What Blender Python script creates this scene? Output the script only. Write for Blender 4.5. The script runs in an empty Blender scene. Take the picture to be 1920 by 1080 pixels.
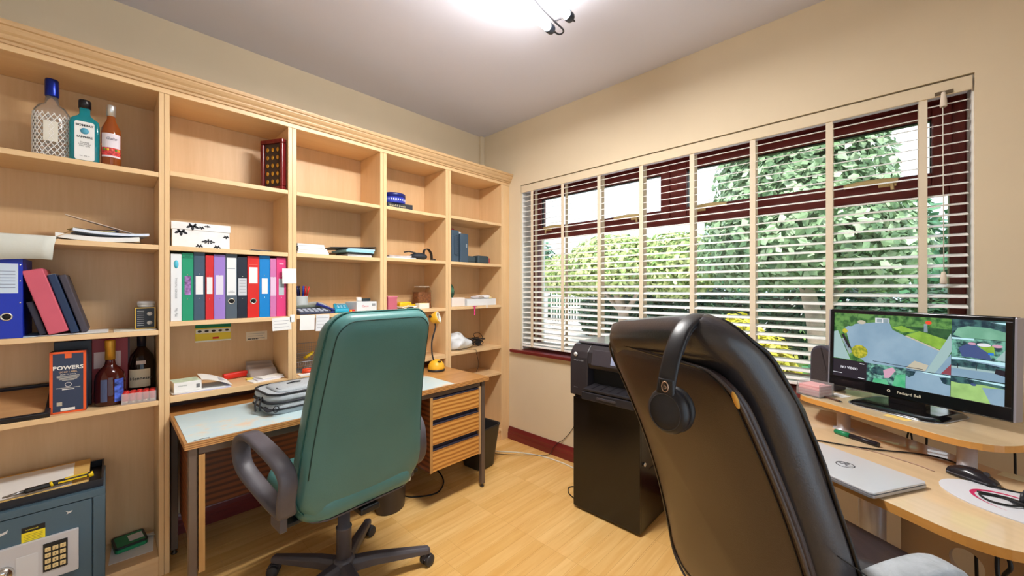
import bpy, bmesh, math, random
from mathutils import Vector, Matrix, Euler
random.seed(7)
SC = bpy.context.scene
COL = SC.collection
PI = math.pi
R = math.radians

# ---------------------------------------------------------------- camera, sky, exposure
CAM_H = 1.268
HEAD = R(43.9)                      # heading of the lens, measured from +x (the bookcase wall runs along x)
cam_data = bpy.data.cameras.new('camera')
cam_data.sensor_width = 36.0
cam_data.lens = 725.0 / 1920.0 * 36.0
cam_data.clip_start = 0.05
cam = bpy.data.objects.new('camera', cam_data)
COL.objects.link(cam)
cam.location = (0, 0, CAM_H)
cam.rotation_euler = (R(90), 0, HEAD - R(90))
SC.camera = cam

SC.view_settings.view_transform = 'Standard'
SC.view_settings.look = 'None'
SC.view_settings.gamma = 1.0
SC.view_settings.use_curve_mapping = False
SC.view_settings.exposure = 0.54

SKY_STRENGTH = 1.75
SUN_STRENGTH = 5.8
LAMP_WATTS = 26.0      # shared by the two tubes, thrown downwards
TUBE_GLOW = 36.0       # what the tubes give off all round

world = bpy.data.worlds.new('overcast_sky')
SC.world = world
world.use_nodes = True
wn, wl = world.node_tree.nodes, world.node_tree.links
wn.clear()
wo = wn.new('ShaderNodeOutputWorld'); wb = wn.new('ShaderNodeBackground')
wt = wn.new('ShaderNodeTexCoord'); wz = wn.new('ShaderNodeTexNoise'); wr = wn.new('ShaderNodeValToRGB')
wz.inputs['Scale'].default_value = 2.2; wz.inputs['Detail'].default_value = 5
wr.color_ramp.elements[0].position = 0.38; wr.color_ramp.elements[0].color = (0.56, 0.70, 0.90, 1)
wr.color_ramp.elements[1].position = 0.62; wr.color_ramp.elements[1].color = (0.90, 0.95, 1.0, 1)
wl.new(wt.outputs['Generated'], wz.inputs['Vector']); wl.new(wz.outputs['Fac'], wr.inputs['Fac'])
wl.new(wr.outputs['Color'], wb.inputs['Color']); wb.inputs['Strength'].default_value = SKY_STRENGTH
wl.new(wb.outputs['Background'], wo.inputs['Surface'])

sun_data = bpy.data.lights.new('sun', 'SUN')
sun_data.energy = SUN_STRENGTH; sun_data.angle = R(12); sun_data.color = (1.0, 0.95, 0.86)
sun = bpy.data.objects.new('sun', sun_data); COL.objects.link(sun)
sun.rotation_euler = (R(38), R(-22), R(-60))      # from high over the house, onto the garden

# ---------------------------------------------------------------- helpers: colour and materials
def L(r, g, b):
    f = lambda c: (c / 12.92) if c <= 0.04045 else ((c + 0.055) / 1.055) ** 2.4
    return (f(r / 255), f(g / 255), f(b / 255), 1.0)

def mat(name, col, rough=0.5, metal=0.0, spec=0.5, var=0.0, vscale=8.0, stretch=(1, 1, 1), bump=0.0, bscale=60.0,
        emit=None, coat=0.0, trans=0.0, ior=1.45, alpha=1.0):
    m = bpy.data.materials.new(name); m.use_nodes = True
    nt = m.node_tree; N, K = nt.nodes, nt.links
    b = N['Principled BSDF']
    b.inputs['Base Color'].default_value = col
    b.inputs['Roughness'].default_value = rough
    b.inputs['Metallic'].default_value = metal
    b.inputs['Specular IOR Level'].default_value = spec
    b.inputs['Coat Weight'].default_value = coat
    b.inputs['Transmission Weight'].default_value = trans
    b.inputs['IOR'].default_value = ior
    b.inputs['Alpha'].default_value = alpha
    if emit:
        b.inputs['Emission Color'].default_value = emit[0]; b.inputs['Emission Strength'].default_value = emit[1]
    if var or bump:
        tc = N.new('ShaderNodeTexCoord'); mp = N.new('ShaderNodeMapping'); mp.inputs['Scale'].default_value = stretch
        K.new(tc.outputs['Object'], mp.inputs['Vector'])
    if var:
        nz = N.new('ShaderNodeTexNoise'); nz.inputs['Scale'].default_value = vscale; nz.inputs['Detail'].default_value = 4
        K.new(mp.outputs['Vector'], nz.inputs['Vector'])
        rp = N.new('ShaderNodeValToRGB')
        lo = tuple(c * (1 - var) for c in col[:3]) + (1,); hi = tuple(min(1, c * (1 + var)) for c in col[:3]) + (1,)
        rp.color_ramp.elements[0].position = 0.3; rp.color_ramp.elements[0].color = lo
        rp.color_ramp.elements[1].position = 0.7; rp.color_ramp.elements[1].color = hi
        K.new(nz.outputs['Fac'], rp.inputs['Fac']); K.new(rp.outputs['Color'], b.inputs['Base Color'])
    if bump:
        n2 = N.new('ShaderNodeTexNoise'); n2.inputs['Scale'].default_value = bscale; n2.inputs['Detail'].default_value = 3
        K.new(mp.outputs['Vector'], n2.inputs['Vector'])
        bp = N.new('ShaderNodeBump'); bp.inputs['Strength'].default_value = bump; bp.inputs['Distance'].default_value = 0.004
        K.new(n2.outputs['Fac'], bp.inputs['Height']); K.new(bp.outputs['Normal'], b.inputs['Normal'])
    return m

def wood(name, c0, c1, axis='z', scale=1.0, rough=0.4, fine=0.35, spec=0.5):
    """Long-grained veneer: noise drawn out along the grain axis."""
    m = bpy.data.materials.new(name); m.use_nodes = True
    N, K = m.node_tree.nodes, m.node_tree.links; b = N['Principled BSDF']
    b.inputs['Roughness'].default_value = rough; b.inputs['Specular IOR Level'].default_value = spec
    tc = N.new('ShaderNodeTexCoord'); mp = N.new('ShaderNodeMapping')
    s = {'x': (0.6, 9, 9), 'y': (9, 0.6, 9), 'z': (9, 9, 0.6)}[axis]
    mp.inputs['Scale'].default_value = tuple(v * scale for v in s)
    K.new(tc.outputs['Object'], mp.inputs['Vector'])
    a = N.new('ShaderNodeTexNoise'); a.inputs['Scale'].default_value = 1.0; a.inputs['Detail'].default_value = 5; a.inputs['Distortion'].default_value = 0.6
    f = N.new('ShaderNodeTexNoise'); f.inputs['Scale'].default_value = 9.0; f.inputs['Detail'].default_value = 3
    K.new(mp.outputs['Vector'], a.inputs['Vector']); K.new(mp.outputs['Vector'], f.inputs['Vector'])
    mx = N.new('ShaderNodeMix'); mx.inputs['Factor'].default_value = fine
    K.new(a.outputs['Fac'], mx.inputs['A']); K.new(f.outputs['Fac'], mx.inputs['B'])
    rp = N.new('ShaderNodeValToRGB')
    rp.color_ramp.elements[0].position = 0.32; rp.color_ramp.elements[0].color = c0
    rp.color_ramp.elements[1].position = 0.68; rp.color_ramp.elements[1].color = c1
    K.new(mx.outputs['Result'], rp.inputs['Fac']); K.new(rp.outputs['Color'], b.inputs['Base Color'])
    return m

def zebra(name, c0, c1, axis='z', scale=20.0, rough=0.4, dist=3.0):
    """Banded zebrano veneer: bands stacked along the axis."""
    m = bpy.data.materials.new(name); m.use_nodes = True
    N, K = m.node_tree.nodes, m.node_tree.links; b = N['Principled BSDF']; b.inputs['Roughness'].default_value = rough
    tc = N.new('ShaderNodeTexCoord'); mp = N.new('ShaderNodeMapping')
    mp.inputs['Scale'].default_value = {'z': (0.25, 0.25, 1), 'x': (1, .25, .25), 'y': (.25, 1, .25)}[axis]
    w = N.new('ShaderNodeTexWave'); w.wave_type = 'BANDS'; w.bands_direction = axis.upper()
    w.inputs['Scale'].default_value = scale; w.inputs['Distortion'].default_value = dist; w.inputs['Detail'].default_value = 2; w.inputs['Detail Scale'].default_value = 1.2
    K.new(tc.outputs['Object'], mp.inputs['Vector']); K.new(mp.outputs['Vector'], w.inputs['Vector'])
    rp = N.new('ShaderNodeValToRGB')
    rp.color_ramp.elements[0].position = 0.1; rp.color_ramp.elements[0].color = c0
    rp.color_ramp.elements[1].position = 0.75; rp.color_ramp.elements[1].color = c1
    K.new(w.outputs['Fac'], rp.inputs['Fac']); K.new(rp.outputs['Color'], b.inputs['Base Color'])
    return m

_pl = {}
def pl(r, g, b, rough=0.5, metal=0.0, spec=0.5):
    """A plain one-colour finish, made once per colour."""
    k = (r, g, b, rough, metal, spec)
    if k not in _pl: _pl[k] = mat('finish_%d_%d_%d_%d' % (r, g, b, int(rough * 100)), L(r, g, b), rough, metal, spec)
    return _pl[k]

# ---------------------------------------------------------------- helpers: meshes
class MB:
    def __init__(s): s.v = []; s.f = []; s.s = []; s.m = []; s.mi = 0
    def add(s, vs, fs, smooth=False, M=None):
        o = len(s.v)
        for p in vs:
            p = Vector(p); s.v.append(tuple(M @ p) if M is not None else tuple(p))
        for f in fs: s.f.append([i + o for i in f]); s.s.append(smooth); s.m.append(s.mi)
        return s
    def box(s, x0, x1, y0, y1, z0, z1, M=None):
        v = [(x, y, z) for z in (z0, z1) for y in (y0, y1) for x in (x0, x1)]
        return s.add(v, [(0, 2, 3, 1), (4, 5, 7, 6), (0, 1, 5, 4), (2, 6, 7, 3), (0, 4, 6, 2), (1, 3, 7, 5)], M=M)
    def loft(s, rings, closed=True, cap0=True, cap1=True, smooth=True, M=None):
        n = len(rings[0]); vs = [p for r in rings for p in r]; fs = []
        for k in range(len(rings) - 1):
            for i in range(n if closed else n - 1):
                j = (i + 1) % n
                fs.append((k * n + i, k * n + j, (k + 1) * n + j, (k + 1) * n + i))
        s.add(vs, fs, smooth, M)
        o = len(s.v) - len(vs)
        if closed and cap0: s.f.append([o + i for i in range(n)][::-1]); s.s.append(False); s.m.append(s.mi)
        if closed and cap1: s.f.append([o + (len(rings) - 1) * n + i for i in range(n)]); s.s.append(False); s.m.append(s.mi)
        return s
    def lathe(s, prof, n=20, c=(0, 0, 0), M=None, smooth=True, sx=1.0, sy=1.0):
        hollow = min(r for r, z in prof) > .0011 and prof[0][0] > .001 and prof[-1][0] > .001      # a ring or a sleeve: no end caps
        if hollow and prof[0] != prof[-1]: prof = list(prof) + [prof[0]]
        rings = [[(c[0] + r * sx * math.cos(2 * PI * i / n), c[1] + r * sy * math.sin(2 * PI * i / n), c[2] + z) for i in range(n)] for r, z in prof]
        return s.loft(rings, M=M, smooth=smooth, cap0=not hollow, cap1=not hollow)
    def cyl(s, p0, p1, r0, r1=None, n=14, smooth=True):
        r1 = r0 if r1 is None else r1
        p0, p1 = Vector(p0), Vector(p1); d = (p1 - p0).normalized()
        q = d.to_track_quat('Z', 'Y'); a, b = q @ Vector((1, 0, 0)), q @ Vector((0, 1, 0))
        rg = lambda p, r: [p + a * (r * math.cos(2 * PI * i / n)) + b * (r * math.sin(2 * PI * i / n)) for i in range(n)]
        return s.loft([rg(p0, r0), rg(p1, r1)], smooth=smooth)
    def tube(s, pts, r, n=8, sub=6, closed=False, flat=None, up=None):
        """A round (or flat=(w,h)) section swept along a smoothed path."""
        pts = [Vector(p) for p in pts]
        P = spline(pts, sub, closed) if sub > 1 else pts
        rings = []; prev = None
        for i, p in enumerate(P):
            t = (P[(i + 1) % len(P)] - P[i - 1]) if closed else (P[min(i + 1, len(P) - 1)] - P[max(i - 1, 0)])
            t.normalize()
            if up is not None: a = t.cross(Vector(up))
            elif prev is None: a = t.cross(Vector((0, 0, 1)) if abs(t.z) < 0.9 else Vector((1, 0, 0)))
            else: a = prev - t * prev.dot(t)
            a.normalize(); prev = a; b = a.cross(t)
            rr = r(i / max(1, len(P) - 1)) if callable(r) else r
            if flat:
                w, h = flat; e = 0.6
                sg = lambda c: (1 if c >= 0 else -1) * abs(c) ** e
                rings.append([p + a * (w * sg(math.cos(2 * PI * k / n))) + b * (h * sg(math.sin(2 * PI * k / n))) for k in range(n)])
            else:
                rings.append([p + a * (rr * math.cos(2 * PI * k / n)) + b * (rr * math.sin(2 * PI * k / n)) for k in range(n)])
        if closed:
            rings.append(rings[0]); return s.loft(rings, cap0=False, cap1=False)
        return s.loft(rings)
    def prism(s, poly, z0, z1, M=None, smooth=False):
        n = len(poly)
        vs = [(x, y, z0) for x, y in poly] + [(x, y, z1) for x, y in poly]
        return s.add(vs, [tuple(range(n))[::-1], tuple(range(n, 2 * n))] + [(i, (i + 1) % n, n + (i + 1) % n, n + i) for i in range(n)], smooth, M)
    def ell(s, c, r, nu=16, nv=10, M=None):
        prof = [(max(0.001, math.sin(PI * k / nv)), -math.cos(PI * k / nv)) for k in range(nv + 1)]
        rings = [[(c[0] + r[0] * p * math.cos(2 * PI * i / nu), c[1] + r[1] * p * math.sin(2 * PI * i / nu), c[2] + r[2] * z) for i in range(nu)] for p, z in prof]
        return s.loft(rings, M=M)
    def quad(s, a, b, c, d): return s.add([a, b, c, d], [(0, 1, 2, 3)])
    def mesh(s, name, mats, bevel=0.0, seg=2, recalc=True):
        me = bpy.data.meshes.new(name)
        me.from_pydata(s.v, [], s.f)
        me.polygons.foreach_set('use_smooth', s.s); me.polygons.foreach_set('material_index', s.m)
        for m in (mats if isinstance(mats, (list, tuple)) else [mats]): me.materials.append(m)
        if recalc or bevel:
            bm = bmesh.new(); bm.from_mesh(me)
            if recalc: bmesh.ops.recalc_face_normals(bm, faces=bm.faces)
            if bevel:
                es = [e for e in bm.edges if len(e.link_faces) == 2 and e.calc_face_angle() > 0.6]
                bmesh.ops.bevel(bm, geom=es, offset=bevel, segments=seg, profile=0.5, affect='EDGES', clamp_overlap=True)
            bm.to_mesh(me); bm.free()
        me.update()
        return me
    def build(s, name, mats, parent=None, bevel=0.0, seg=2, loc=None, rot=None, recalc=True):
        o = bpy.data.objects.new(name, s.mesh(name, mats, bevel, seg, recalc)); COL.objects.link(o)
        if parent: o.parent = parent
        if loc: o.location = loc
        if rot: o.rotation_euler = rot
        return o

def spline(P, sub, closed=False):
    out = []; n = len(P)
    if n < 3: return P
    for i in range(n if closed else n - 1):
        p0, p1, p2, p3 = (P[(i - 1) % n], P[i], P[(i + 1) % n], P[(i + 2) % n]) if closed else (P[max(i - 1, 0)], P[i], P[i + 1], P[min(i + 2, n - 1)])
        for k in range(sub):
            t = k / sub
            out.append(0.5 * ((2 * p1) + (p2 - p0) * t + (2 * p0 - 5 * p1 + 4 * p2 - p3) * t * t + (3 * p1 - p0 - 3 * p2 + p3) * t ** 3))
    if not closed: out.append(P[-1])
    return out

def rrect(x0, x1, y0, y1, r, n=5):
    out = []
    for cx, cy, a in ((x1 - r, y1 - r, 0), (x0 + r, y1 - r, 90), (x0 + r, y0 + r, 180), (x1 - r, y0 + r, 270)):
        for k in range(n + 1):
            t = R(a + 90 * k / n); out.append((cx + r * math.cos(t), cy + r * math.sin(t)))
    return out

def thing(name, label, cat, loc=(0, 0, 0), rz=0.0, group=None, rot=None):
    o = bpy.data.objects.new(name, None); COL.objects.link(o); o.empty_display_size = 0.05
    o.location = loc; o.rotation_euler = rot if rot else (0, 0, rz)
    return tag(o, label, cat, group)
def tag(o, label, cat, group=None):
    o['label'] = label; o['category'] = cat
    if group: o['group'] = group
    return o
def struct(o): o['kind'] = 'structure'; return o
def dup(root, loc, rz=None, label=None):
    r = root.copy(); COL.objects.link(r); r.location = loc
    if rz is not None: r.rotation_euler = (0, 0, rz)
    if label: r['label'] = label
    def kids(a, b):
        for ch in list(a.children):
            c = ch.copy(); COL.objects.link(c); c.parent = b; kids(ch, c)
    kids(root, r)
    return r
def twin(o, parent, loc=None, rot=None):
    c = o.copy(); COL.objects.link(c); c.parent = parent
    if loc is not None: c.location = loc
    if rot is not None: c.rotation_euler = rot
    return c

def text(s, size, m, parent, loc, rot=(0, 0, 0), name='lettering', align='CENTER', sx=1.0, bold=0.0, ext=0.0002, shear=0.0):
    cu = bpy.data.curves.new('t', 'FONT'); cu.body = s; cu.size = size; cu.align_x = align; cu.align_y = 'CENTER'
    cu.extrude = ext; cu.offset = bold; cu.resolution_u = 2; cu.shear = shear
    t = bpy.data.objects.new('t', cu); COL.objects.link(t)
    me = bpy.data.meshes.new_from_object(t.evaluated_get(bpy.context.evaluated_depsgraph_get()))
    bpy.data.objects.remove(t); bpy.data.curves.remove(cu)
    me.name = name
    if sx != 1.0:
        for v in me.vertices: v.co.x *= sx
    me.materials.clear(); me.materials.append(m)
    o = bpy.data.objects.new(name, me); COL.objects.link(o); o.parent = parent; o.location = loc; o.rotation_euler = rot
    return o
FACE_Y = (R(90), 0, 0)                 # lettering that stands upright and reads from -y

# ---------------------------------------------------------------- materials used in many places
M_WALL = mat('cream_wall_paint', L(225, 208, 178), 0.75, var=0.02, vscale=3, bump=0.05, bscale=90)
M_CEIL = mat('white_ceiling_paint', L(219, 220, 234), 0.85, var=0.012, vscale=2)
M_ROOM2 = mat('pale_wall_paint', L(240, 236, 226), 0.8, var=0.015, vscale=3)  # paler than the cream so the unseen walls bounce more light
M_MAPLE_Z = wood('maple_veneer_upright', L(224, 186, 136), L(235, 200, 152), 'z', 1.6, 0.38)
M_MAPLE_X = wood('maple_veneer_along', L(226, 188, 138), L(237, 203, 156), 'x', 1.6, 0.38)
M_MAPLE_B = wood('maple_veneer_back', L(214, 174, 126), L(225, 188, 142), 'z', 1.3, 0.45)
M_MAHOG = wood('mahogany_stain', L(98, 28, 28), L(130, 46, 42), 'y', 2.0, 0.3)
M_MAHOG_X = wood('mahogany_stain_along', L(98, 28, 28), L(130, 46, 42), 'x', 2.0, 0.3)
M_MAHOG_Z = wood('mahogany_stain_upright', L(100, 30, 28), L(134, 50, 44), 'z', 2.0, 0.3)
M_WHITE = pl(240, 238, 234, 0.35)
M_PAPER = mat('white_paper', L(240, 240, 238), 0.8)
M_PAPER2 = mat('off_white_paper', L(226, 222, 208), 0.8)
M_BLACK = pl(22, 22, 24, 0.4)
M_CHROME = pl(225, 222, 215, 0.18, 1.0)
M_BRASS = pl(240, 214, 160, 0.34, 0.6)
M_INK = pl(30, 30, 36, 0.7)
M_CABLE = pl(20, 20, 22, 0.5)
M_GLASS = mat('clear_glass', (0.93, 0.95, 0.96, 1), 0.02, trans=1.0, ior=1.45)
M_PLASTIC_CLEAR = mat('clear_plastic', (0.95, 0.95, 0.97, 1), 0.08, trans=0.85, ior=1.3)

def pane_mat():
    m = bpy.data.materials.new('window_glass'); m.use_nodes = True
    N, K = m.node_tree.nodes, m.node_tree.links; N.clear()
    o = N.new('ShaderNodeOutputMaterial'); t = N.new('ShaderNodeBsdfTransparent'); g = N.new('ShaderNodeBsdfGlossy')
    f = N.new('ShaderNodeFresnel'); mx = N.new('ShaderNodeMixShader'); f.inputs['IOR'].default_value = 1.45
    t.inputs['Color'].default_value = (0.96, 0.98, 0.97, 1); g.inputs['Roughness'].default_value = 0.01
    K.new(f.outputs['Fac'], mx.inputs['Fac']); K.new(t.outputs['BSDF'], mx.inputs[1]); K.new(g.outputs['BSDF'], mx.inputs[2])
    K.new(mx.outputs['Shader'], o.inputs['Surface'])
    return m
M_PANE = pane_mat()
# ---------------------------------------------------------------- room shell
XB, YA, ZC = 2.35, 2.632, 2.632           # window wall, bookcase wall, ceiling
X0, Y0 = -1.35, -1.45                     # the two walls behind the camera
WY0, WY1, WZ0, WZ1 = -0.256, 2.163, 0.745, 2.115   # window opening

floor = struct(bpy.data.objects.new('floor', None)); COL.objects.link(floor)
def floor_mat():
    m = bpy.data.materials.new('beech_strip_laminate'); m.use_nodes = True
    N, K = m.node_tree.nodes, m.node_tree.links; b = N['Principled BSDF']
    b.inputs['Roughness'].default_value = 0.3
    g = N.new('ShaderNodeNewGeometry'); br = N.new('ShaderNodeTexBrick')
    br.offset = 0.37; br.offset_frequency = 1
    for k, v in (('Scale', 1.0), ('Mortar Size', 0.0006), ('Mortar Smooth', 0.3), ('Bias', 0.0), ('Brick Width', 0.41), ('Row Height', 0.0633)):
        br.inputs[k].default_value = v
    br.inputs['Color1'].default_value = L(230, 184, 110); br.inputs['Color2'].default_value = L(242, 202, 134)
    br.inputs['Mortar'].default_value = L(196, 142, 74)
    K.new(g.outputs['Position'], br.inputs['Vector'])
    mp = N.new('ShaderNodeMapping'); mp.inputs['Scale'].default_value = (2.2, 26, 1)
    nz = N.new('ShaderNodeTexNoise'); nz.inputs['Scale'].default_value = 1.6; nz.inputs['Detail'].default_value = 6; nz.inputs['Distortion'].default_value = 0.5
    K.new(g.outputs['Position'], mp.inputs['Vector']); K.new(mp.outputs['Vector'], nz.inputs['Vector'])
    rp = N.new('ShaderNodeValToRGB'); rp.color_ramp.elements[0].position = 0.3; rp.color_ramp.elements[0].color = L(242, 229, 210)
    rp.color_ramp.elements[1].position = 0.7; rp.color_ramp.elements[1].color = (1, 1, 1, 1)
    K.new(nz.outputs['Fac'], rp.inputs['Fac'])
    mx = N.new('ShaderNodeMix'); mx.data_type = 'RGBA'; mx.blend_type = 'MULTIPLY'; mx.inputs[0].default_value = 1.0
    K.new(br.outputs['Color'], mx.inputs[6]); K.new(rp.outputs['Color'], mx.inputs[7]); K.new(mx.outputs[2], b.inputs['Base Color'])
    return m
M_FLOOR = floor_mat()
sub = MB().box(X0, XB, Y0, YA, -0.12, -0.0085).build('underlay', pl(120, 90, 60, 0.9), floor)
plank_me = MB().box(0, 1.2646, 0, 0.1896, -0.008, 0).mesh('plank', M_FLOOR, 0.0006, 1)
row = 0; y = Y0
while y < YA - 0.01:
    x = X0 - [0.0, 0.82, 0.43][row % 3]
    while x < XB - 0.01:
        a, b_ = max(x, X0), min(x + 1.2646, XB); wy = min(0.1896, YA - y)
        o = bpy.data.objects.new('plank', plank_me); COL.objects.link(o); o.parent = floor
        o.location = (a, y, 0); o.scale = ((b_ - a) / 1.2646, wy / 0.1896, 1)
        x += 1.265
    y += 0.19; row += 1

struct(MB().box(X0 - .15, XB + .3, Y0 - .15, YA + .15, ZC, ZC + 0.2).build('ceiling', M_CEIL))
struct(MB().box(X0 - .15, XB + .3, YA, YA + 0.15, -0.12, ZC).build('wall_back', M_WALL))
w = MB()
w.box(XB, XB + .3, Y0 - .15, WY0, -0.12, ZC); w.box(XB, XB + .3, WY1, YA, -0.12, ZC)
w.box(XB, XB + .3, WY0, WY1, WZ1, ZC); w.box(XB, XB + .3, WY0, WY1, -0.12, WZ0 - 0.012)
struct(w.build('wall_right', M_WALL))
struct(MB().box(X0 - .15, X0, Y0 - .15, YA, -0.12, ZC).build('wall_left', M_ROOM2))
# the wall behind the photographer: unseen glazed doors added to daylight the bookcase
DX0, DX1, DZ1 = -1.0, 1.5, 2.12
w = MB(); w.box(X0, DX0, Y0 - .15, Y0, -.12, ZC); w.box(DX1, XB, Y0 - .15, Y0, -.12, ZC); w.box(DX0, DX1, Y0 - .15, Y0, DZ1, ZC); w.box(DX0, DX1, Y0 - .15, Y0, -.12, 0)
struct(w.build('wall_front', M_ROOM2))
gd = struct(bpy.data.objects.new('added_door_1', None)); COL.objects.link(gd)
for k in range(4):
    a = DX0 + .002 + k * (DX1 - DX0 - .004) / 4; b_ = a + (DX1 - DX0 - .004) / 4
    f_ = MB()
    for q in ((a, a + .05, .001, DZ1 - .002), (b_ - .05, b_, .001, DZ1 - .002), (a + .05, b_ - .05, .001, .09), (a + .05, b_ - .05, DZ1 - .06, DZ1 - .002)): f_.box(q[0], q[1], Y0 - .10, Y0 - .04, q[2], q[3])
    f_.build('added_door_frame', pl(240, 240, 238, .4), gd, bevel=.004); MB().box(a + .049, b_ - .049, Y0 - .073, Y0 - .067, .089, DZ1 - .059).build('pane', M_PANE, gd)

def skirting(name, x0, y0, x1, y1, nx, ny, m):
    prof = [(0, 0), (0.022, 0), (0.022, 0.045), (0.018, 0.052), (0.018, 0.072), (0.010, 0.088), (0.006, 0.1), (0, 0.1)]
    v = [(px + nx * d, py + ny * d, z) for px, py in ((x0, y0), (x1, y1)) for d, z in prof]; n = len(prof)
    return struct(MB().add(v, [tuple(range(n)), tuple(range(n, 2 * n))] + [(i, (i + 1) % n, n + (i + 1) % n, n + i) for i in range(n)]).build(name, m))
skirting('baseboard_right', XB, Y0, XB, 2.29, -1, 0, M_MAHOG)
skirting('baseboard_back', 0.19, YA, 1.688, YA, 0, -1, M_MAHOG_X)
skirting('baseboard_left', X0, Y0, X0, YA, 1, 0, M_MAHOG)
skirting('baseboard_front', DX1 + .01, Y0, XB - .022, Y0, 0, 1, M_MAHOG_X)
# painted pipe boxing strip in the corner above the bookcase
struct(MB().box(XB - .045, XB - .001, YA - .03, YA - .001, 2.24, ZC - .001).build('trim_1', M_WALL, bevel=.004))

# ---------------------------------------------------------------- window
win = struct(bpy.data.objects.new('window_1', None)); COL.objects.link(win)
M_REV = pl(238, 238, 236, 0.4)
MB().box(XB + .02, 2.50, WY1 - .006, WY1 + .0, WZ0 + .02, WZ1).build('reveal_lining', M_REV, win)
MB().box(XB + .02, 2.50, WY0, WY0 + .006, WZ0 + .02, WZ1).build('reveal_lining', M_REV, win)
F0, F1 = 2.49, 2.56
def bar(name, y0, y1, z0, z1, x0=F0, x1=F1, m=None, bv=.006): return MB().box(x0, x1, y0, y1, z0, z1).build(name, m or (M_MAHOG_Z if z1 - z0 > y1 - y0 else M_MAHOG), win, bevel=bv)
bar('frame_jamb', WY1 - .055, WY1 - .006, .76, 2.109); bar('frame_jamb', WY0 + .006, WY0 + .055, .76, 2.109)
bar('frame_head', WY0 + .055, WY1 - .055, 2.055, 2.109); bar('frame_sill', WY0 + .055, WY1 - .055, .757, .812)
bar('transom', WY0 + .055, WY1 - .055, 1.672, 1.722)
bar('mullion', .935, .995, 1.722, 2.055)
SASH = [(.995, 2.108), (-.201, .935)]
for sy0, sy1 in SASH:
    s = MB()
    s.box(F0 - .012, F1 - .01, sy0 - .008, sy0 + .052, 1.714, 2.063); s.box(F0 - .012, F1 - .01, sy1 - .052, sy1 + .008, 1.714, 2.063)
    s.box(F0 - .012, F1 - .01, sy0 + .052, sy1 - .052, 1.714, 1.770); s.box(F0 - .012, F1 - .01, sy0 + .052, sy1 - .052, 2.006, 2.063)
    so = s.build('opening_sash', M_MAHOG, win, bevel=.005)
    MB().box(2.522, 2.528, sy0 + .05, sy1 - .05, 1.768, 2.008).build('pane', M_PANE, so)
    gk = MB()
    for a0, a1, b0, b1 in ((sy0 + .050, sy0 + .056, 1.77, 2.006), (sy1 - .056, sy1 - .050, 1.77, 2.006), (sy0 + .056, sy1 - .056, 1.768, 1.774), (sy0 + .056, sy1 - .056, 2.0, 2.008)):
        gk.box(2.500, 2.522, a0, a1, b0, b1)
    gk.build('glazing_gasket', M_BLACK, so)
lp = MB().box(2.522, 2.528, WY0 + .05, WY1 - .05, .808, 1.676).build('pane', M_PANE, win)
def handle(y, d):
    h = MB()
    h.box(F0 - .026, F0 - .013, y - .03, y + .03, 1.732, 1.768)
    h.cyl((F0 - .030, y, 1.754), (F0 - .014, y, 1.754), .010, n=12)
    h.tube([(F0 - .038, y - d * .035, 1.752), (F0 - .038, y, 1.756), (F0 - .044, y + d * .06, 1.758), (F0 - .038, y + d * .15, 1.752)], 0, n=10, flat=(.007, .012), up=(0, 0, 1))
    h.tube([(F0 - .034, y, 1.752), (F0 - .038, y - d * .014, 1.738), (F0 - .038, y - d * .018, 1.712)], .007, n=8)
    h.build('casement_handle', M_BRASS, win)
handle(1.965, -1); handle(1.215, 1); handle(.80, -1); handle(-.01, 1)
struct(MB().box(2.318, F0 + .02, WY0 - .03, 2.262, .733, .757).build('trim_2', M_MAHOG, bevel=.005))

# venetian blind
M_SLAT = mat('white_slat', L(250, 249, 246), 0.42)
M_TAPE = mat('cream_ladder_tape', L(228, 214, 190), 0.85, bump=.15, bscale=300)
bl = thing('venetian_blind', 'white wide slatted venetian blind with cream ladder tapes across the window', 'blind', (2.385, .95, .757))
def lb(x0, x1, y0, y1, z0, z1, name, m, bv=.0): return MB().box(x0 - 2.385, x1 - 2.385, y0 - .95, y1 - .95, z0 - .757, z1 - .757).build(name, m, bl, bevel=bv)
BY0, BY1 = -.242, 2.150
sl = MB(); n = 6
ring = lambda yy: [(.025 * math.cos(2 * PI * k / n) if 0 else [(-.025, -.0012), (0, .0006), (.025, -.0012), (.025, .0012), (0, .0034), (-.025, .0012)][k][0], yy, [(-.025, -.0012), (0, .0006), (.025, -.0012), (.025, .0012), (0, .0034), (-.025, .0012)][k][1]) for k in range(6)]
sl.loft([ring(BY0 - .95), ring(BY1 - .95)], smooth=False)
slat_me = sl.mesh('slat', M_SLAT)
NS = 30; Z_TOP = 2.024
for k in range(NS):
    o = bpy.data.objects.new('slat', slat_me); COL.objects.link(o); o.parent = bl
    o.location = (0, 0, Z_TOP - .757 - k * .0415); o.rotation_euler = (0, R(-15), 0)
lb(2.362, 2.408, BY0, BY1, .788, .804, 'bottom_rail', M_SLAT, .003)
lb(2.366, 2.410, BY0, BY1, 2.058, 2.105, 'headrail', pl(235, 232, 240, .4), .002)
lb(2.352, 2.363, WY0 + .005, WY1 - .005, 2.052, 2.1085, 'valance', M_WALL, .003)
for y in (2.046, 1.743, 1.430, 1.122, .810, .502, .187, -.117):
    lb(2.3585, 2.3597, y - .0130, y + .0130, .79, 2.052, 'ladder_tape', M_TAPE)
    lb(2.4106, 2.4118, y - .0130, y + .0130, .79, 2.056, 'ladder_tape', M_TAPE)
co = MB(); co.cyl((-.035, -1.125, .57), (-.035, -1.122, 1.30), .0018, n=6); co.build('pull_cord', M_PAPER2, bl)
for zz, k in ((1.275, 1.1), (.55, .9)):
    MB().lathe([(.004, .03 * k), (.0065, .028 * k), (.010, 0), (.011, -.022 * k), (.009, -.026 * k)], 10, (-.035, -1.124, zz)).build('cord_tassel', pl(228, 214, 196, .5), bl)
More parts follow.
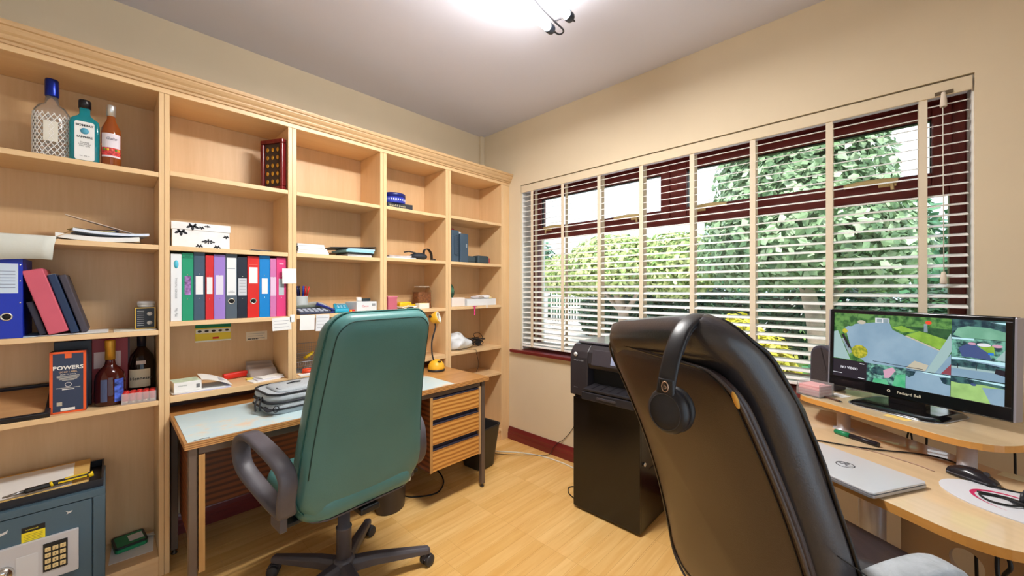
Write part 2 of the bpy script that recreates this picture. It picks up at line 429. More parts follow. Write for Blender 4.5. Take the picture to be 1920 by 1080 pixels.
MB().box(-.036, -.02, -1.15, -1.10, 1.298, 1.312).build('cord_lock', pl(120, 105, 85, .4, .6), bl)
# ---------------------------------------------------------------- bookcase
BF, BB = 2.293, 2.57                       # front edge and back panel
bk = thing('bookcase', 'wall of built-in pale maple bookshelves with moulded cornice', 'bookcase', (.85, BB, 0))
def bb(name, x0, x1, y0, y1, z0, z1, m, bv=.0012): return MB().box(x0 - .85, x1 - .85, y0 - BB, y1 - BB, z0, z1).build(name, m, bk, bevel=bv, seg=1)
for x0, x1, z0 in ((-.64, -.60, 0), (.148, .1655, 0), (.1665, .184, 0), (.659, .6795, .755), (.6805, .700, .755), (1.183, 1.2045, .755), (1.2055, 1.227, .755), (1.690, 1.7135, 0), (1.7145, 1.738, 0), (2.255, 2.273, 0)):
    bb('upright', x0, x1, BF, BB, z0, 2.13, M_MAPLE_Z)
bb('end_filler', 2.2735, 2.349, BF, BF + .02, 0, 2.13, M_MAPLE_Z)
BAYS = [(-.60, .148), (.184, .659), (.700, 1.183), (1.227, 1.690), (1.738, 2.255)]
SH = [(1.776, 1.457, 1.083, .774, .09), (1.791, 1.457, 1.117, .783), (1.791, 1.458, 1.120, .783), (1.795, 1.464, 1.122, .785), (1.803, 1.464, 1.128, .788, .572, .10)]
for i, (x0, x1) in enumerate(BAYS):
    bb('back_panel', x0 - .015, x1 + .015, BB, BB + .006, .0 if i in (0, 4) else .755, 2.13, M_MAPLE_B, 0)
    for z in SH[i]: bb('shelf', x0 + .0004, x1 - .0004, BF + .001, BB - .0005, z - .021 if not (i in (1, 2, 3) and z < .8) else z - .028, z, M_MAPLE_X)
bb('plinth', -.60, .148, BF + .012, BF + .03, 0, .068, M_MAPLE_X); bb('plinth', 1.738, 2.255, BF + .012, BF + .03, 0, .078, M_MAPLE_X)
bb('top_board', -.64, 2.349, BF, BB + .05, 2.131, 2.15, M_MAPLE_X)
bb('frieze', -.64, 2.349, BF - .004, BF - .0005, 2.1285, 2.162, M_MAPLE_X)
prof = [(0, 2.151), (.008, 2.151), (.010, 2.160), (.018, 2.164), (.022, 2.172), (.022, 2.178), (.030, 2.186), (.036, 2.197), (.036, 2.203), (.042, 2.206), (.044, 2.215), (.044, 2.222), (0, 2.222)]
v = [(x - .85, BF - d - BB - .004, z) for x in (-.64, 2.349) for d, z in prof]; n = len(prof)
MB().add(v, [tuple(range(n)), tuple(range(n, 2 * n))] + [(i, (i + 1) % n, n + (i + 1) % n, n + i) for i in range(n)]).build('cornice', wood('maple_moulding', L(196, 158, 112), L(214, 178, 132), 'x', 1.6, .4), bk)

# ---------------------------------------------------------------- what stands on the shelves
def box_thing(name, label, cat, x, y, z, w, d, h, m, rz=0, bv=.002, group=None, part='body'):
    t = thing(name, label, cat, (x, y, z), rz, group)
    MB().box(-w / 2, w / 2, -d / 2, d / 2, 0, h).build(part, m, t, bevel=bv)
    return t
def face(t, name, m, x0, x1, z0, z1, y, th=.0006): return MB().box(x0, x1, y - th, y, z0, z1).build(name, m, t)
def flat(t, name, m, x0, x1, y0, y1, z, th=.0006): return MB().box(x0, x1, y0, y1, z, z + th).build(name, m, t)

# top shelf, left bay: three bottles
def bottle_mat(n, c, rough=.05): return mat(n, c, rough, trans=.85, ior=1.45)
z0 = 1.7763
t = thing('gin_bottle', 'clear gin bottle wrapped in white netting with blue cap', 'bottle', (-.163, 2.42, z0))
sx = [(.0, .0), (.046, .002), (.048, .02), (.050, .17), (.048, .20), (.036, .222), (.02, .232), (.017, .262), (0, .262)]
MB().lathe(sx, 28, sy=.7).build('glass_body', mat('pale_bottle_glass', (.92, .90, .88, 1), .06, trans=.9), t)
MB().lathe([(0, .262), (.0185, .262), (.0195, .266), (.0195, .325), (.018, .331), (0, .331)], 20).build('cap', mat('blue_metal_cap', L(24, 46, 150), .25, .6), t)
net = MB()
def surf(a, z): r = .0505 if z < .175 else .0505 - (z - .175) * .12; return (r * 1.02 * math.cos(a), r * .72 * math.sin(a), z)
for k in range(20):
    for s in (1, -1): net.tube([surf(2 * PI * k / 20 + s * j * .26, .018 + .172 * j / 8) for j in range(9)], .0015, n=5, sub=2)
net.build('netting', M_WHITE, t)
face(t, 'label', M_PAPER2, -.02, .018, .075, .155, -.0365)

t = thing('gin_bottle', 'turquoise square gin bottle with white label and black cap', 'bottle', (-.073, 2.40, z0))
rr = lambda w, d, z: [(x, y, z) for x, y in rrect(-w, w, -d, d, min(w, d) * .35, 4)]
MB().loft([rr(.040, .026, 0), rr(.042, .028, .004), rr(.043, .028, .165), rr(.040, .026, .185), rr(.020, .018, .203), rr(.0155, .0155, .212), rr(.0155, .0155, .236)]).build('glass_body', mat('turquoise_glass', L(40, 190, 212), .06, trans=.7, ior=1.4), t)
MB().lathe([(0, .236), (.0185, .236), (.0185, .268), (.0165, .272), (0, .272)], 20).build('cap', pl(20, 20, 26, .3), t)
lab = MB().prism(rrect(-.028, .028, .018, .176, .008), .0285, .0292, M=Matrix.Rotation(R(90), 4, 'X')).build('label', M_PAPER, t)
text('BOMBAY', .0125, M_INK, lab, (0, -.0295, .160), FACE_Y, bold=.0003); text('SAPPHIRE', .0105, M_INK, lab, (0, -.0295, .112), FACE_Y, bold=.0003)
MB().lathe([(.0005, 0), (.0125, 0), (.0125, .0006), (.0005, .0006)], 20, M=Matrix.Translation((0, -.0294, .137)) @ Matrix.Rotation(R(90), 4, 'X')).build('emblem', pl(90, 170, 200, .5), lab)
text('Distilled\nLONDON\nDRY GIN', .0075, M_INK, lab, (0, -.0295, .083), FACE_Y); text('70cl   40% vol', .005, M_INK, lab, (0, -.0295, .035), FACE_Y)

t = thing('rose_wine_bottle', 'pink rosé bottle with silver cap and floral label', 'bottle', (.003, 2.385, z0))
MB().lathe([(0, 0), (.029, 0), (.031, .004), (.031, .150), (.029, .170), (.018, .198), (.013, .212), (.0125, .232), (0, .232)], 26).build('glass_body', mat('rose_wine', L(214, 124, 62), .05, trans=.75, ior=1.38), t)
MB().lathe([(0, .225), (.0145, .225), (.0145, .268), (.013, .272), (0, .272)], 18).build('cap', pl(214, 214, 212, .3, .7), t)
lbm = MB()
arc = lambda r, z, a0=-150, a1=-30: [(r * math.cos(R(a0 + (a1 - a0) * k / 14)), r * math.sin(R(a0 + (a1 - a0) * k / 14)), z) for k in range(15)]
lab = MB().loft([arc(.0316, .045), arc(.0316, .145)], closed=False).build('label', pl(232, 224, 232, .7), t)
MB().loft([arc(.0319, .052), arc(.0319, .085)], closed=False).build('floral_band', mat('floral_print', L(214, 70, 70), .7, var=.6, vscale=130), lab)
for a, c in ((-128, (96, 140, 40)), (-108, (236, 190, 60)), (-86, (236, 120, 110)), (-64, (90, 150, 50)), (-47, (230, 170, 50))):
    MB().ell((.0318 * math.cos(R(a)), .0318 * math.sin(R(a)), .076), (.0045, .0025, .006), 8, 6).build('printed_fruit', pl(*c, .7), lab)
text('Gallo', .016, pl(90, 90, 110, .6), lab, (0, -.0325, .122), FACE_Y, shear=.3)

# second shelf, left bay: papers
z1 = 1.4575
t = thing('envelope', 'large creased pale envelope hanging over the edge of the left shelf', 'envelope', (-.27, 2.36, z1))
e = MB(); N_ = 12
for s in (0, .001):
    pass
top = []
for k in range(N_ + 1):
    x = -.22 + .345 * k / N_
    w_ = .004 * math.sin(k * 1.1)
    top.append([(x, .15, .006), (x, -.03, .010), (x, -.062, .010), (x + .002, -.0735, .004), (x - .004, -.074, -.03 + w_ * .3), (x - .008, -.075, -.083 + .01 * math.cos(k * .55) - .0022 * max(0, k - 8))])
e.loft(top, closed=False); eo = e.build('sheet', mat('pale_envelope', L(214, 216, 208), .8, bump=.3, bscale=25), t)
so = eo.modifiers.new('thick', 'SOLIDIFY'); so.thickness = .0012
MB().box(-.2, .10, -.04, .18, 0.011, .013).build('inner_sheet', pl(196, 168, 130, .8), t)
MB().box(-.2, .115, -.05, .17, 0.0, .005).build('folded_newspaper', pl(150, 150, 150, .8), t)

def pages(t, name, m, w, d, h, curl=.0, cx=0, cy=0, cz=0, rz=0, nx=8):
    """A sheet or a wad of sheets, its top sagging and curling a little."""
    rings = []
    for k in range(nx + 1):
        x = -w / 2 + w * k / nx; u = k / nx; z = curl * (u - .5) ** 2 * 4
        rings.append([(x, -d / 2, z), (x, d / 2, z), (x, d / 2, z + h), (x, -d / 2, z + h)])
    M = Matrix.Translation((cx, cy, cz)) @ Matrix.Rotation(rz, 4, 'Z')
    return MB().loft(rings, smooth=False, M=M).build(name, m, t)
t = thing('paper_pile', 'untidy pile of opened letters and leaflets by the left upright', 'papers', (-.024, 2.40, z1))
pages(t, 'sheet', M_PAPER, .235, .19, .018, .010, .0, .0, .0, R(-4)); pages(t, 'sheet', pl(216, 226, 244, .8), .22, .17, .010, .008, .025, -.015, .029, R(5))
pages(t, 'sheet', mat('yellow_leaflet', L(232, 212, 150), .8, var=.2, vscale=30), .12, .11, .001, .006, -.03, -.02, .044, R(12)); pages(t, 'sheet', pl(70, 76, 104, .6), .12, .10, .001, .006, -.01, .02, .052, R(-10))
MB().box(-.11, .11, -.002, .06, 0, .002, M=Matrix.Translation((.0, .01, .080)) @ Euler((0, R(17), R(-6))).to_matrix().to_4x4()).build('raised_letter', pl(236, 222, 204, .8), t)
MB().box(-.03, .03, -.04, .04, 0, .002, M=Matrix.Translation((-.10, -.05, .028)) @ Euler((R(4), R(-30), R(10))).to_matrix().to_4x4()).build('torn_flap', pl(214, 180, 130, .8), t)

# third shelf, left bay
z2 = 1.0835
def arch_file(name, label, x0, x1, zs, h, col, d=.250, y=2.31, hole=False, lab=None, studs=True, gap=.0015, group='ring binders on the second bay shelf', dark=.75, z_off=0.0):
    w = x1 - x0 - gap
    t = thing(name, label, 'binder', ((x0 + x1) / 2, y, zs), 0, group)
    c = tuple(max(0, int(q)) for q in col); mm = pl(*c, .38)
    rad = .0018
    cv = MB()
    cv.box(-w / 2, w / 2, 0, .0025, 0, h)
    cv.box(-w / 2, -w / 2 + .0025, .0025, d, 0, h); cv.box(w / 2 - .0025, w / 2, .0025, d, 0, h)
    cv.build('cover', mm, t, bevel=.0008, seg=1)
    MB().box(-w / 2 + .004, w / 2 - .004, .02, d - .008, .006, h - .018).build('paper_block', M_PAPER2, t)
    if hole:
        M = Matrix.Translation((0, -.0004, h * .27)) @ Matrix.Rotation(R(90), 4, 'X')
        r = min(.0145, w * .36)
        MB().lathe([(r * .72, 0), (r, 0), (r, .0016), (r * .72, .0016)], 22, M=M).build('finger_ring', M_CHROME, t)
        MB().lathe([(.0002, -.0001), (r * .74, -.0001), (r * .74, .0004), (.0002, .0004)], 22, M=M).build('finger_hole', pl(12, 12, 14, .8), t)
    elif studs:
        for zz in (h * .32, h * .68): MB().ell((0, -.0004, zz), (.0022, .0012, .0022), 8, 6).build('rivet', M_CHROME, t)
    if lab:
        lw, l0, l1, lm = lab
        lo = face(t, 'label', lm, -w * lw / 2, w * lw / 2, h * l0, h * l1, -.0003, .0006)
    return t
bx = arch_file('lever_arch_binder', 'bright blue lever arch binder at the left end of its shelf', -.298, -.225, z2, .295, (16, 44, 178), y=2.30, hole=True, lab=(.72, .56, .93, pl(206, 222, 240, .7)), gap=0, group=None)
for k in range(6): face(bx, 'label_line', pl(130, 140, 165, .7), -.022, .02, .185 + .012 * k, .187 + .012 * k, -.0011, .0003)
for zz in (.21, .27, .13): MB().ell((.031, -.0005, zz), (.0025, .0012, .0025), 8, 6).build('rivet', M_CHROME, bx)
def leaning(name, label, cat, x, y, w, d, h, ang, m, part='cover'):
    t = thing(name, label, cat, (x, y, z2 + .0045 + w * math.sin(R(-ang))), 0, rot=(0, R(ang), 0))
    MB().box(-w, 0, 0, d, 0, h).build(part, m, t, bevel=.003)
    return t
t = leaning('document_wallet', 'dark navy wallet file squeezed between blue binder and pink file', 'folder', -.168, 2.31, .018, .22, .13, -15, pl(42, 40, 58, .5))
t = leaning('box_file', 'rose pink box file leaning against a dark book', 'file', -.113, 2.300, .052, .24, .25, -15, mat('rose_card', L(206, 92, 112), .55, var=.05))
MB().box(-.050, -.002, .002, .236, .2502, .2512).build('top_edge', pl(190, 92, 108, .5), t)
t = leaning('hardback_book', 'dark blue hardback book leaning right of the pink file', 'book', -.0855, 2.32, .023, .2, .238, -15, pl(20, 44, 80, .4))
MB().box(-.021, -.002, .003, .19, .2383, .239).build('page_edges', M_PAPER2, t)
t = leaning('notebook', 'grey brown notebook leaning at the right of the dark blue book', 'book', -.0608, 2.335, .020, .2, .237, -15, pl(70, 64, 74, .55))
t = thing('magazine_pile', 'flat leaflets and printed papers beneath the leaning books', 'papers', (-.13, 2.38, z2))
flat(t, 'sheet', pl(190, 214, 226, .6), -.115, .12, -.07, .12, 0, .002); flat(t, 'sheet', M_PAPER, -.06, .125, -.075, .1, .002, .0015)
t = thing('leaflet_pile', 'thin pale leaflets lying flat under the boxed medal', 'papers', (.07, 2.38, z2)); flat(t, 'sheet', pl(222, 214, 196, .8), -.06, .07, -.075, .1, 0, .002); flat(t, 'sheet', M_PAPER2, -.04, .072, -.06, .1, .002, .0015)
t = thing('black_gift_box', 'small black box with gold edges and printed silver discs', 'box', (.108, 2.39, z2 + .0042)); MB().box(-.033, .033, -.03, .03, 0, .094).build('body', pl(34, 38, 46, .45), t, bevel=.002)
for a in ((-.033, -.030), (.030, .033)): face(t, 'gold_edge', pl(206, 164, 60, .4, .3), a[0], a[1], 0, .094, -.0301)
face(t, 'gold_edge', pl(206, 164, 60, .4, .3), -.033, .033, .09, .094, -.0303); face(t, 'gold_edge', pl(206, 164, 60, .4, .3), -.033, .033, 0, .004, -.0303)
for k in range(8): face(t, 'print_line', pl(150, 150, 150, .6), -.026, -.004, .014 + k * .009, .0165 + k * .009, -.0301, .0004)
for zz in (.066, .026): MB().lathe([(.0003, 0), (.009, 0), (.009, .001), (.0003, .001)], 18, M=Matrix.Translation((.014, -.0301, zz)) @ Matrix.Rotation(R(90), 4, 'X')).build('silver_disc', pl(210, 208, 204, .4, .2), t)
t = thing('cream_jar', 'small white round-lidded jar on top of the black gift box', 'jar', (.112, 2.392, z2 + .0985))
MB().lathe([(0, 0), (.026, 0), (.028, .004), (.028, .012), (0, .012)], 22).build('base', M_WHITE, t); MB().lathe([(0, .012), (.0295, .012), (.0295, .024), (.026, .027), (0, .027)], 22).build('lid', pl(214, 216, 218, .35), t)

# fourth shelf, left bay
z3 = .7745
t = thing('picture_frame', 'black edged frame with brown backing lying tilted on the shelf', 'picture frame', (-.16, 2.299, z3 + .0005), rot=(R(17), 0, 0))
MB().box(-.36, -.012, .012, .25, .0, .006).build('backing_board', wood('hardboard', L(176, 132, 88), L(196, 152, 104), 'x', 1.0, .6), t)
for a in ((-.372, 0, 0, .014), (-.372, 0, .248, .262), (-.372, -.358, .014, .248), (-.014, 0, .014, .248)): MB().box(a[0], a[1], a[2], a[3], 0, .018).build('frame_rail', pl(26, 28, 36, .4), t, bevel=.002)
MB().cyl((-.25, .12, .0068), (-.15, .10, .0068), .0012, n=6).build('hanging_wire', pl(40, 40, 40, .4, .5), t)
t = box_thing('whiskey_box', 'dark blue whiskey gift box with bright orange edges', 'box', -.113, 2.36, z3, .096, .062, .242, pl(48, 60, 86, .5), R(-4))
for a in ((-.0482, -.0402, 0, .2424), (.0402, .0482, 0, .2424), (-.0482, .0482, .2345, .2424), (-.0482, .0482, 0, .007)): face(t, 'orange_edge', pl(232, 92, 34, .5), a[0], a[1], a[2], a[3], -.0311, .0005)
MB().box(-.0486, -.0481, -.031, .031, 0, .242).build('side_panel', pl(232, 92, 34, .5), t)
wt_ = pl(236, 234, 228, .6)
text('POWERS', .0205, wt_, t, (0, -.0318, .178), FACE_Y, bold=.0006); text('GOLD LABEL', .0085, pl(226, 190, 150, .6), t, (0, -.0318, .162), FACE_Y)
text('IRISH WHISKEY', .0062, wt_, t, (0, -.0318, .152), FACE_Y)
for k, w_ in enumerate((.030, .030, .028, .024, .016)): face(t, 'print_line', pl(200, 196, 186, .7), -w_, w_, .145 - k * .0042, .147 - k * .0042, -.0312, .0004)
MB().lathe([(.0075, 0), (.009, 0), (.009, .0005), (.0075, .0005)], 18, M=Matrix.Translation((0, -.0313, .112)) @ Matrix.Rotation(R(90), 4, 'X')).build('printed_seal', wt_, t)
face(t, 'print_line', pl(200, 196, 186, .7), -.032, .032, .098, .100, -.0312, .0004); face(t, 'print_line', wt_, -.016, .016, .0915, .0945, -.0312, .0004)
face(t, 'foil_tab', pl(232, 100, 40, .4), -.009, .009, .216, .234, -.0314, .0004); face(t, 'barcode', wt_, -.02, .018, .009, .02, -.0312, .0004)
face(t, 'print_line', pl(190, 180, 160, .7), -.030, -.016, .03, .045, -.0312, .0004)
box_thing('black_spirits_box', 'plain black upright bottle box behind the orange edged one', 'box', -.106, 2.465, z3, .104, .10, .274, pl(28, 32, 44, .45))
t = box_thing('red_spirits_box', 'deep red upright bottle box with a pale square label', 'box', .003, 2.50, z3, .118, .1, .272, pl(150, 28, 36, .45))
face(t, 'label', pl(230, 206, 204, .7), -.052, .030, .145, .215, -.0504); face(t, 'dark_edge', pl(60, 20, 26, .5), .052, .0592, 0, .2722, -.0503)
t = thing('brandy_bottle', 'round brandy bottle with gold foil neck and colourful label', 'bottle', (.0, 2.375, z3))
MB().lathe([(0, 0), (.042, 0), (.047, .006), (.048, .03), (.047, .105), (.043, .130), (.030, .152), (.018, .166), (.0145, .185), (.0145, .20), (0, .20)], 28).build('glass_body', mat('dark_amber_spirit', L(84, 24, 16), .04, trans=.5), t)
MB().lathe([(0, .190), (.0165, .190), (.0155, .235), (.0165, .240), (.0165, .268), (.015, .272), (0, .272)], 20).build('foil_neck', pl(208, 152, 52, .35, .5), t)
arc2 = lambda r, z, a0, a1: [(r * math.cos(R(a0 + (a1 - a0) * k / 10)), r * math.sin(R(a0 + (a1 - a0) * k / 10)), z) for k in range(11)]
MB().loft([arc2(.0486, .015, -75, -35), arc2(.0482, .110, -75, -35)], closed=False).build('label', mat('bright_art_label', L(70, 96, 200), .5, var=.9, vscale=55), t)
MB().loft([arc2(.0486, .02, -125, -100), arc2(.0482, .112, -125, -100)], closed=False).build('side_label', pl(72, 84, 120, .4), t)
t = thing('cognac_bottle', 'dark cognac bottle with cream label beside the upright', 'bottle', (.100, 2.455, z3))
MB().lathe([(0, 0), (.042, 0), (.046, .006), (.047, .02), (.046, .15), (.040, .182), (.024, .208), (.015, .222), (.0135, .235), (0, .235)], 28).build('glass_body', mat('dark_cognac', L(30, 16, 14), .04, trans=.3), t)
MB().lathe([(0, .228), (.0155, .228), (.0155, .27), (.0165, .272), (.0165, .284), (0, .286)], 18).build('cap', pl(28, 28, 40, .35), t)
lab = MB().loft([arc2(.0475, .048, -150, -55), arc2(.0472, .128, -150, -55)], closed=False).build('label', pl(216, 202, 172, .7), t)
text('Hennessy', .0185, M_INK, lab, (-.004, -.0485, .088), FACE_Y, bold=.0002)
MB().loft([arc2(.0470, .150, -115, -75), arc2(.0456, .166, -115, -75)], closed=False).build('neck_label', pl(196, 180, 170, .5), t)
t = thing('cartridge_box', 'clear plastic tub of red cartridges in front of the cognac', 'box', (.089, 2.335, z3 + .0004), R(-6))
tb = MB()
for a in ((-.054, .054, -.03, -.0285, 0, .045), (-.054, .054, .0285, .03, 0, .045), (-.054, -.0525, -.0285, .0285, 0, .045), (.0525, .054, -.0285, .0285, 0, .045), (-.054, .054, -.03, .03, 0, .0012)): tb.box(*a)
tb.build('tub', mat('frosted_plastic', L(236, 226, 228), .2, alpha=.28), t)
for k in range(5):
    for r_ in range(2):
        x_ = -.042 + k * .0208; y_ = -.017 + r_ * .03
        c_ = MB().lathe([(0, 0.0015), (.0098, .0015), (.0098, .046), (.008, .05), (0, .05)], 14, (x_, y_, 0)).build('cartridge', pl(206, 44, 38, .4), t)
        MB().lathe([(0, .0012), (.0101, .0012), (.0101, .012), (0, .012)], 14, (x_, y_, 0)).build('rim', pl(160, 150, 120, .3, .8), c_)

# bottom of the left bay: safe and what lies on it
M_SAFE = mat('blue_grey_enamel', L(74, 98, 112), .42, var=.04, vscale=6)
t = thing('safe', 'small blue-grey steel safe with keypad on the bottom shelf', 'safe', (-.237, 2.27, .0905))
MB().box(-.223, .223, .012, .285, 0, .373).build('body', M_SAFE, t, bevel=.004)
fr = MB()
for a in ((-.223, .223, .345, .373), (-.223, .223, 0, .026), (-.223, -.190, .026, .345), (.190, .223, .026, .345)): fr.box(a[0], a[1], -.002, .012, a[2], a[3])
fr.build('face_frame', M_SAFE, t, bevel=.0015)
dr = MB().box(-.187, .187, 0.001, .012, .029, .342).build('door', M_SAFE, t, bevel=.003)
pn = MB().prism(rrect(-.16, .152, .085, .244, .004), 0, .014, M=Matrix.Translation((0, .001, 0)) @ Matrix.Rotation(R(90), 4, 'X')).build('keypad_panel', pl(196, 194, 196, .4), t, bevel=.002)
MB().box(.064, .124, -.0155, -.0132, .118, .222).build('keypad', pl(24, 24, 24, .5), pn)
for i in range(3):
    for j in range(4):
        kx, kz = .068 + i * .0185, .126 + j * .022
        kb = MB().box(kx, kx + .0145, -.0185, -.0155, kz, kz + .015).build('key', pl(222, 196, 140, .5), pn, bevel=.001, seg=1)
for i, lbl in enumerate(('1', '2', '3', '4', '5', '6', '7', '8', '9', '*', '0', '#')):
    text(lbl, .009, M_INK, pn, (.0753 + (i % 3) * .0185, -.0187, .199 - (i // 3) * .022), FACE_Y)
face(pn, 'cover_plate', pl(206, 206, 208, .35), .0, .052, .105, .20, -.0131, .001)
kn = MB().lathe([(0, 0), (.026, 0), (.026, .008), (.022, .02), (0, .02)], 24, M=Matrix.Translation((-.028, -.013, .158)) @ Matrix.Rotation(R(90), 4, 'X')).build('knob', M_CHROME, t)
MB().box(-.007, .007, -.046, -.033, -.02, .02, M=Matrix.Translation((-.028, 0, .158)) @ Matrix.Rotation(R(12), 4, 'Y')).build('knob_grip', M_CHROME, kn, bevel=.003)
lb_ = face(t, 'label', pl(240, 220, 40, .6), .012, .068, .238, .278, .0008, .0008); face(t, 'label_header', pl(24, 24, 24, .6), .012, .068, .278, .298, .0008, .0008)
for k in range(5): face(lb_, 'label_line', pl(150, 136, 50, .7), .017, .062, .244 + k * .006, .2455 + k * .006, -.0001, .0003)
text('Important', .0075, pl(240, 220, 40, .6), t, (.036, -.0002, .288), FACE_Y)
ch = MB(); ch.prism([(.12, .305), (.132, .309), (.136, .315), (.126, .313), (.118, .318), (.124, .310)], -.001, .0006, M=Matrix.Rotation(R(90), 4, "X"))
ch.prism([(-.04, .29), (-.02, .296), (-.018, .308), (-.022, .304), (-.032, .30), (-.04, .303)], -.001, .0006, M=Matrix.Rotation(R(90), 4, "X")); ch.build('paint_chip', pl(206, 206, 206, .6), t)
zs = .4640
t = thing('letter_tray', 'black tray holding a cream folder on top of the safe', 'tray', (-.237, 2.29, zs))
tr = MB(); tr.box(-.26, .218, 0, .255, 0, .004); tr.box(-.26, .218, 0, .006, .004, .030); tr.box(-.26, .218, .249, .255, .004, .032); tr.box(.212, .218, .006, .249, .004, .032)
tr.build('tray_body', pl(26, 28, 36, .45), t, bevel=.0015)
t2 = thing('manila_folder', 'cream card folder with white sheets lying in the black tray', 'folder', (-.255, 2.42, zs + .0125)); MB().box(-.2, .195, -.115, .11, .006, .028, M=Matrix.Rotation(R(6), 4, 'X')).build('cover', pl(226, 186, 110, .7), t2, bevel=.002)
MB().box(-.2, .15, -.105, .095, .0285, .0295, M=Matrix.Rotation(R(6), 4, 'X')).build('sheet', M_PAPER, t2)
t3 = thing('retractable_knife', 'yellow and black craft knife lying on the cream folder', 'knife', (-.10, 2.318, zs + .045), rot=(0, 0, R(4)))
t3.scale = (1.15, 1.15, 1.15)
MB().tube([(-.105, 0, .0), (-.05, 0, .002), (0, 0, .004), (.045, 0, .004)], 0, n=10, flat=(.009, .007), up=(0, 0, 1)).build('handle', pl(30, 30, 32, .45), t3)
for a, b_ in ((-.052, -.046), (.034, .046)): MB().tube([(a, 0, .002), (b_, 0, .004)], 0, n=10, sub=1, flat=(.0098, .008), up=(0, 0, 1)).build('yellow_collar', pl(240, 206, 20, .4), t3)
MB().box(-.035, .03, -.0098, -.0088, .001, .006).build('yellow_panel', pl(240, 206, 20, .4), t3); MB().box(-.02, .032, -.006, .006, .0095, .0112).build('yellow_slide', pl(240, 206, 20, .4), t3)
MB().cyl((-.105, 0, 0), (-.15, 0, -.003), .006, .0025, 10).build('steel_tip', pl(150, 150, 152, .3, .9), t3)
MB().box(-.012, .0, .008, .010, .006, .018).build('clip', M_WHITE, t3)
t = thing('paper_sheet', 'white sheet lying under the green tin at the shelf edge', 'paper', (.075, 2.45, .0905), R(-4)); flat(t, 'sheet', M_PAPER, -.075, .065, -.085, .095, 0, .001)
t = thing('green_tin', 'flat green tobacco tin with black edges on the bottom shelf', 'tin', (.062, 2.500, .0922), R(6))
MB().prism(rrect(-.054, .054, -.06, .06, .014), 0, .022).build('tin_body', pl(20, 120, 78, .35), t, bevel=.002); MB().prism(rrect(-.0545, .0545, -.0605, .0605, .014), .016, .024).build('lid', pl(24, 34, 34, .35), t, bevel=.002)
flat(t, 'lid_print', pl(36, 140, 92, .5), -.046, .046, -.05, .05, .024); flat(t, 'lid_label', M_PAPER, -.004, .044, -.03, .03, .0247)
face(t, 'side_print', pl(36, 150, 96, .5), -.045, .045, .003, .014, -.0601)
t = thing('folded_card', 'small folded white card propped against the green tin', 'card', (.122, 2.50, .093), rot=(R(-20), R(16), R(-20))); MB().box(-.028, .028, -.01, .012, .012, .0135).build('card', M_PAPER2, t)

# ---------------------------------------------------------------- second bay
t = thing('medal_frame', 'dark red frame of gold pins on the second bay upright', 'frame', (.611, 2.378, 1.7915), rot=(0, 0, R(-62)))
M_ROSE = wood('rosewood_frame', L(84, 16, 20), L(126, 30, 34), 'z', 2, .25)
for a in ((-.075, .075, 0, .022), (-.075, .075, .253, .275), (-.075, -.055, .022, .253), (.055, .075, .022, .253)): MB().box(a[0], a[1], -.014, .014, a[2], a[3]).build('frame_rail', M_ROSE, t, bevel=.004)
MB().box(-.055, .055, -.002, .012, .022, .253).build('backing', pl(70, 52, 40, .8), t)
for i in range(3):
    for j in range(5): MB().ell((-.034 + i * .034, -.004, .05 + j * .043), (.009, .004, .012), 10, 6).build('gold_pin', pl(212, 168, 70, .3, .9), t)
t = thing('storage_box', 'white damask storage box with black flowers and lid', 'box', (.303, 2.44, 1.4575))
M_DAM = mat('damask_paper', L(236, 238, 240), .6, var=.05, vscale=25)
MB().box(-.108, .108, -.10, .10, 0, .084).build('body', M_DAM, t, bevel=.002); MB().box(-.111, .111, -.103, .103, .082, .117).build('lid', M_DAM, t, bevel=.002)
M_FL = pl(30, 32, 38, .6)
def petals(parts, cx, cz, s, y):
    f_ = MB()
    for dx, dz, a, ln in parts:
        c_, s_ = math.cos(R(a)), math.sin(R(a)); P = []
        for k in range(10):
            u = 2 * PI * k / 10; px, pz = ln * .5 * math.cos(u), ln * .24 * math.sin(u)
            P.append((cx + s * (dx + c_ * px - s_ * pz), cz + s * (dz + s_ * px + c_ * pz)))
        f_.prism(P, y, y + .0006, M=Matrix.Scale(1, 4) @ Matrix.Rotation(R(90), 4, 'X') @ Matrix.Scale(1, 4))
    return f_
big = [(-.6, 0, 30, 1), (.6, 0, -30, 1), (0, -.2, 90, 1.1), (-.35, .35, 120, .9), (.35, .35, 60, .9)]
spr = [(-.9, 0, 10, .8), (.9, 0, -10, .8), (0, .3, 90, .8), (-.45, .2, 150, .7), (.45, .2, 30, .7), (0, -.3, 90, .6), (-.5, -.25, 20, .6), (.5, -.25, -20, .6)]
petals(big, -.035, .097, .022, .1032).build('printed_flower', M_FL, t); petals(big, -.002, .095, .011, .1032).build('printed_flower', M_FL, t)
petals(spr, .02, .104, .010, .1032).build('printed_flower', M_FL, t); petals(big, -.076, .068, .022, .1003).build('printed_flower', M_FL, t)
petals(spr, .024, .032, .020, .1003).build('printed_flower', M_FL, t); petals(big, -.01, .008, .013, .1003).build('printed_flower', M_FL, t); petals(big, .058, .008, .014, .1003).build('printed_flower', M_FL, t); petals(big, .094, .06, .012, .1003).build('printed_flower', M_FL, t)
t = box_thing('tablet', 'thin black device lying flat behind the damask box', 'tablet', .54, 2.37, 1.4575, .09, .13, .006, pl(30, 30, 34, .3))

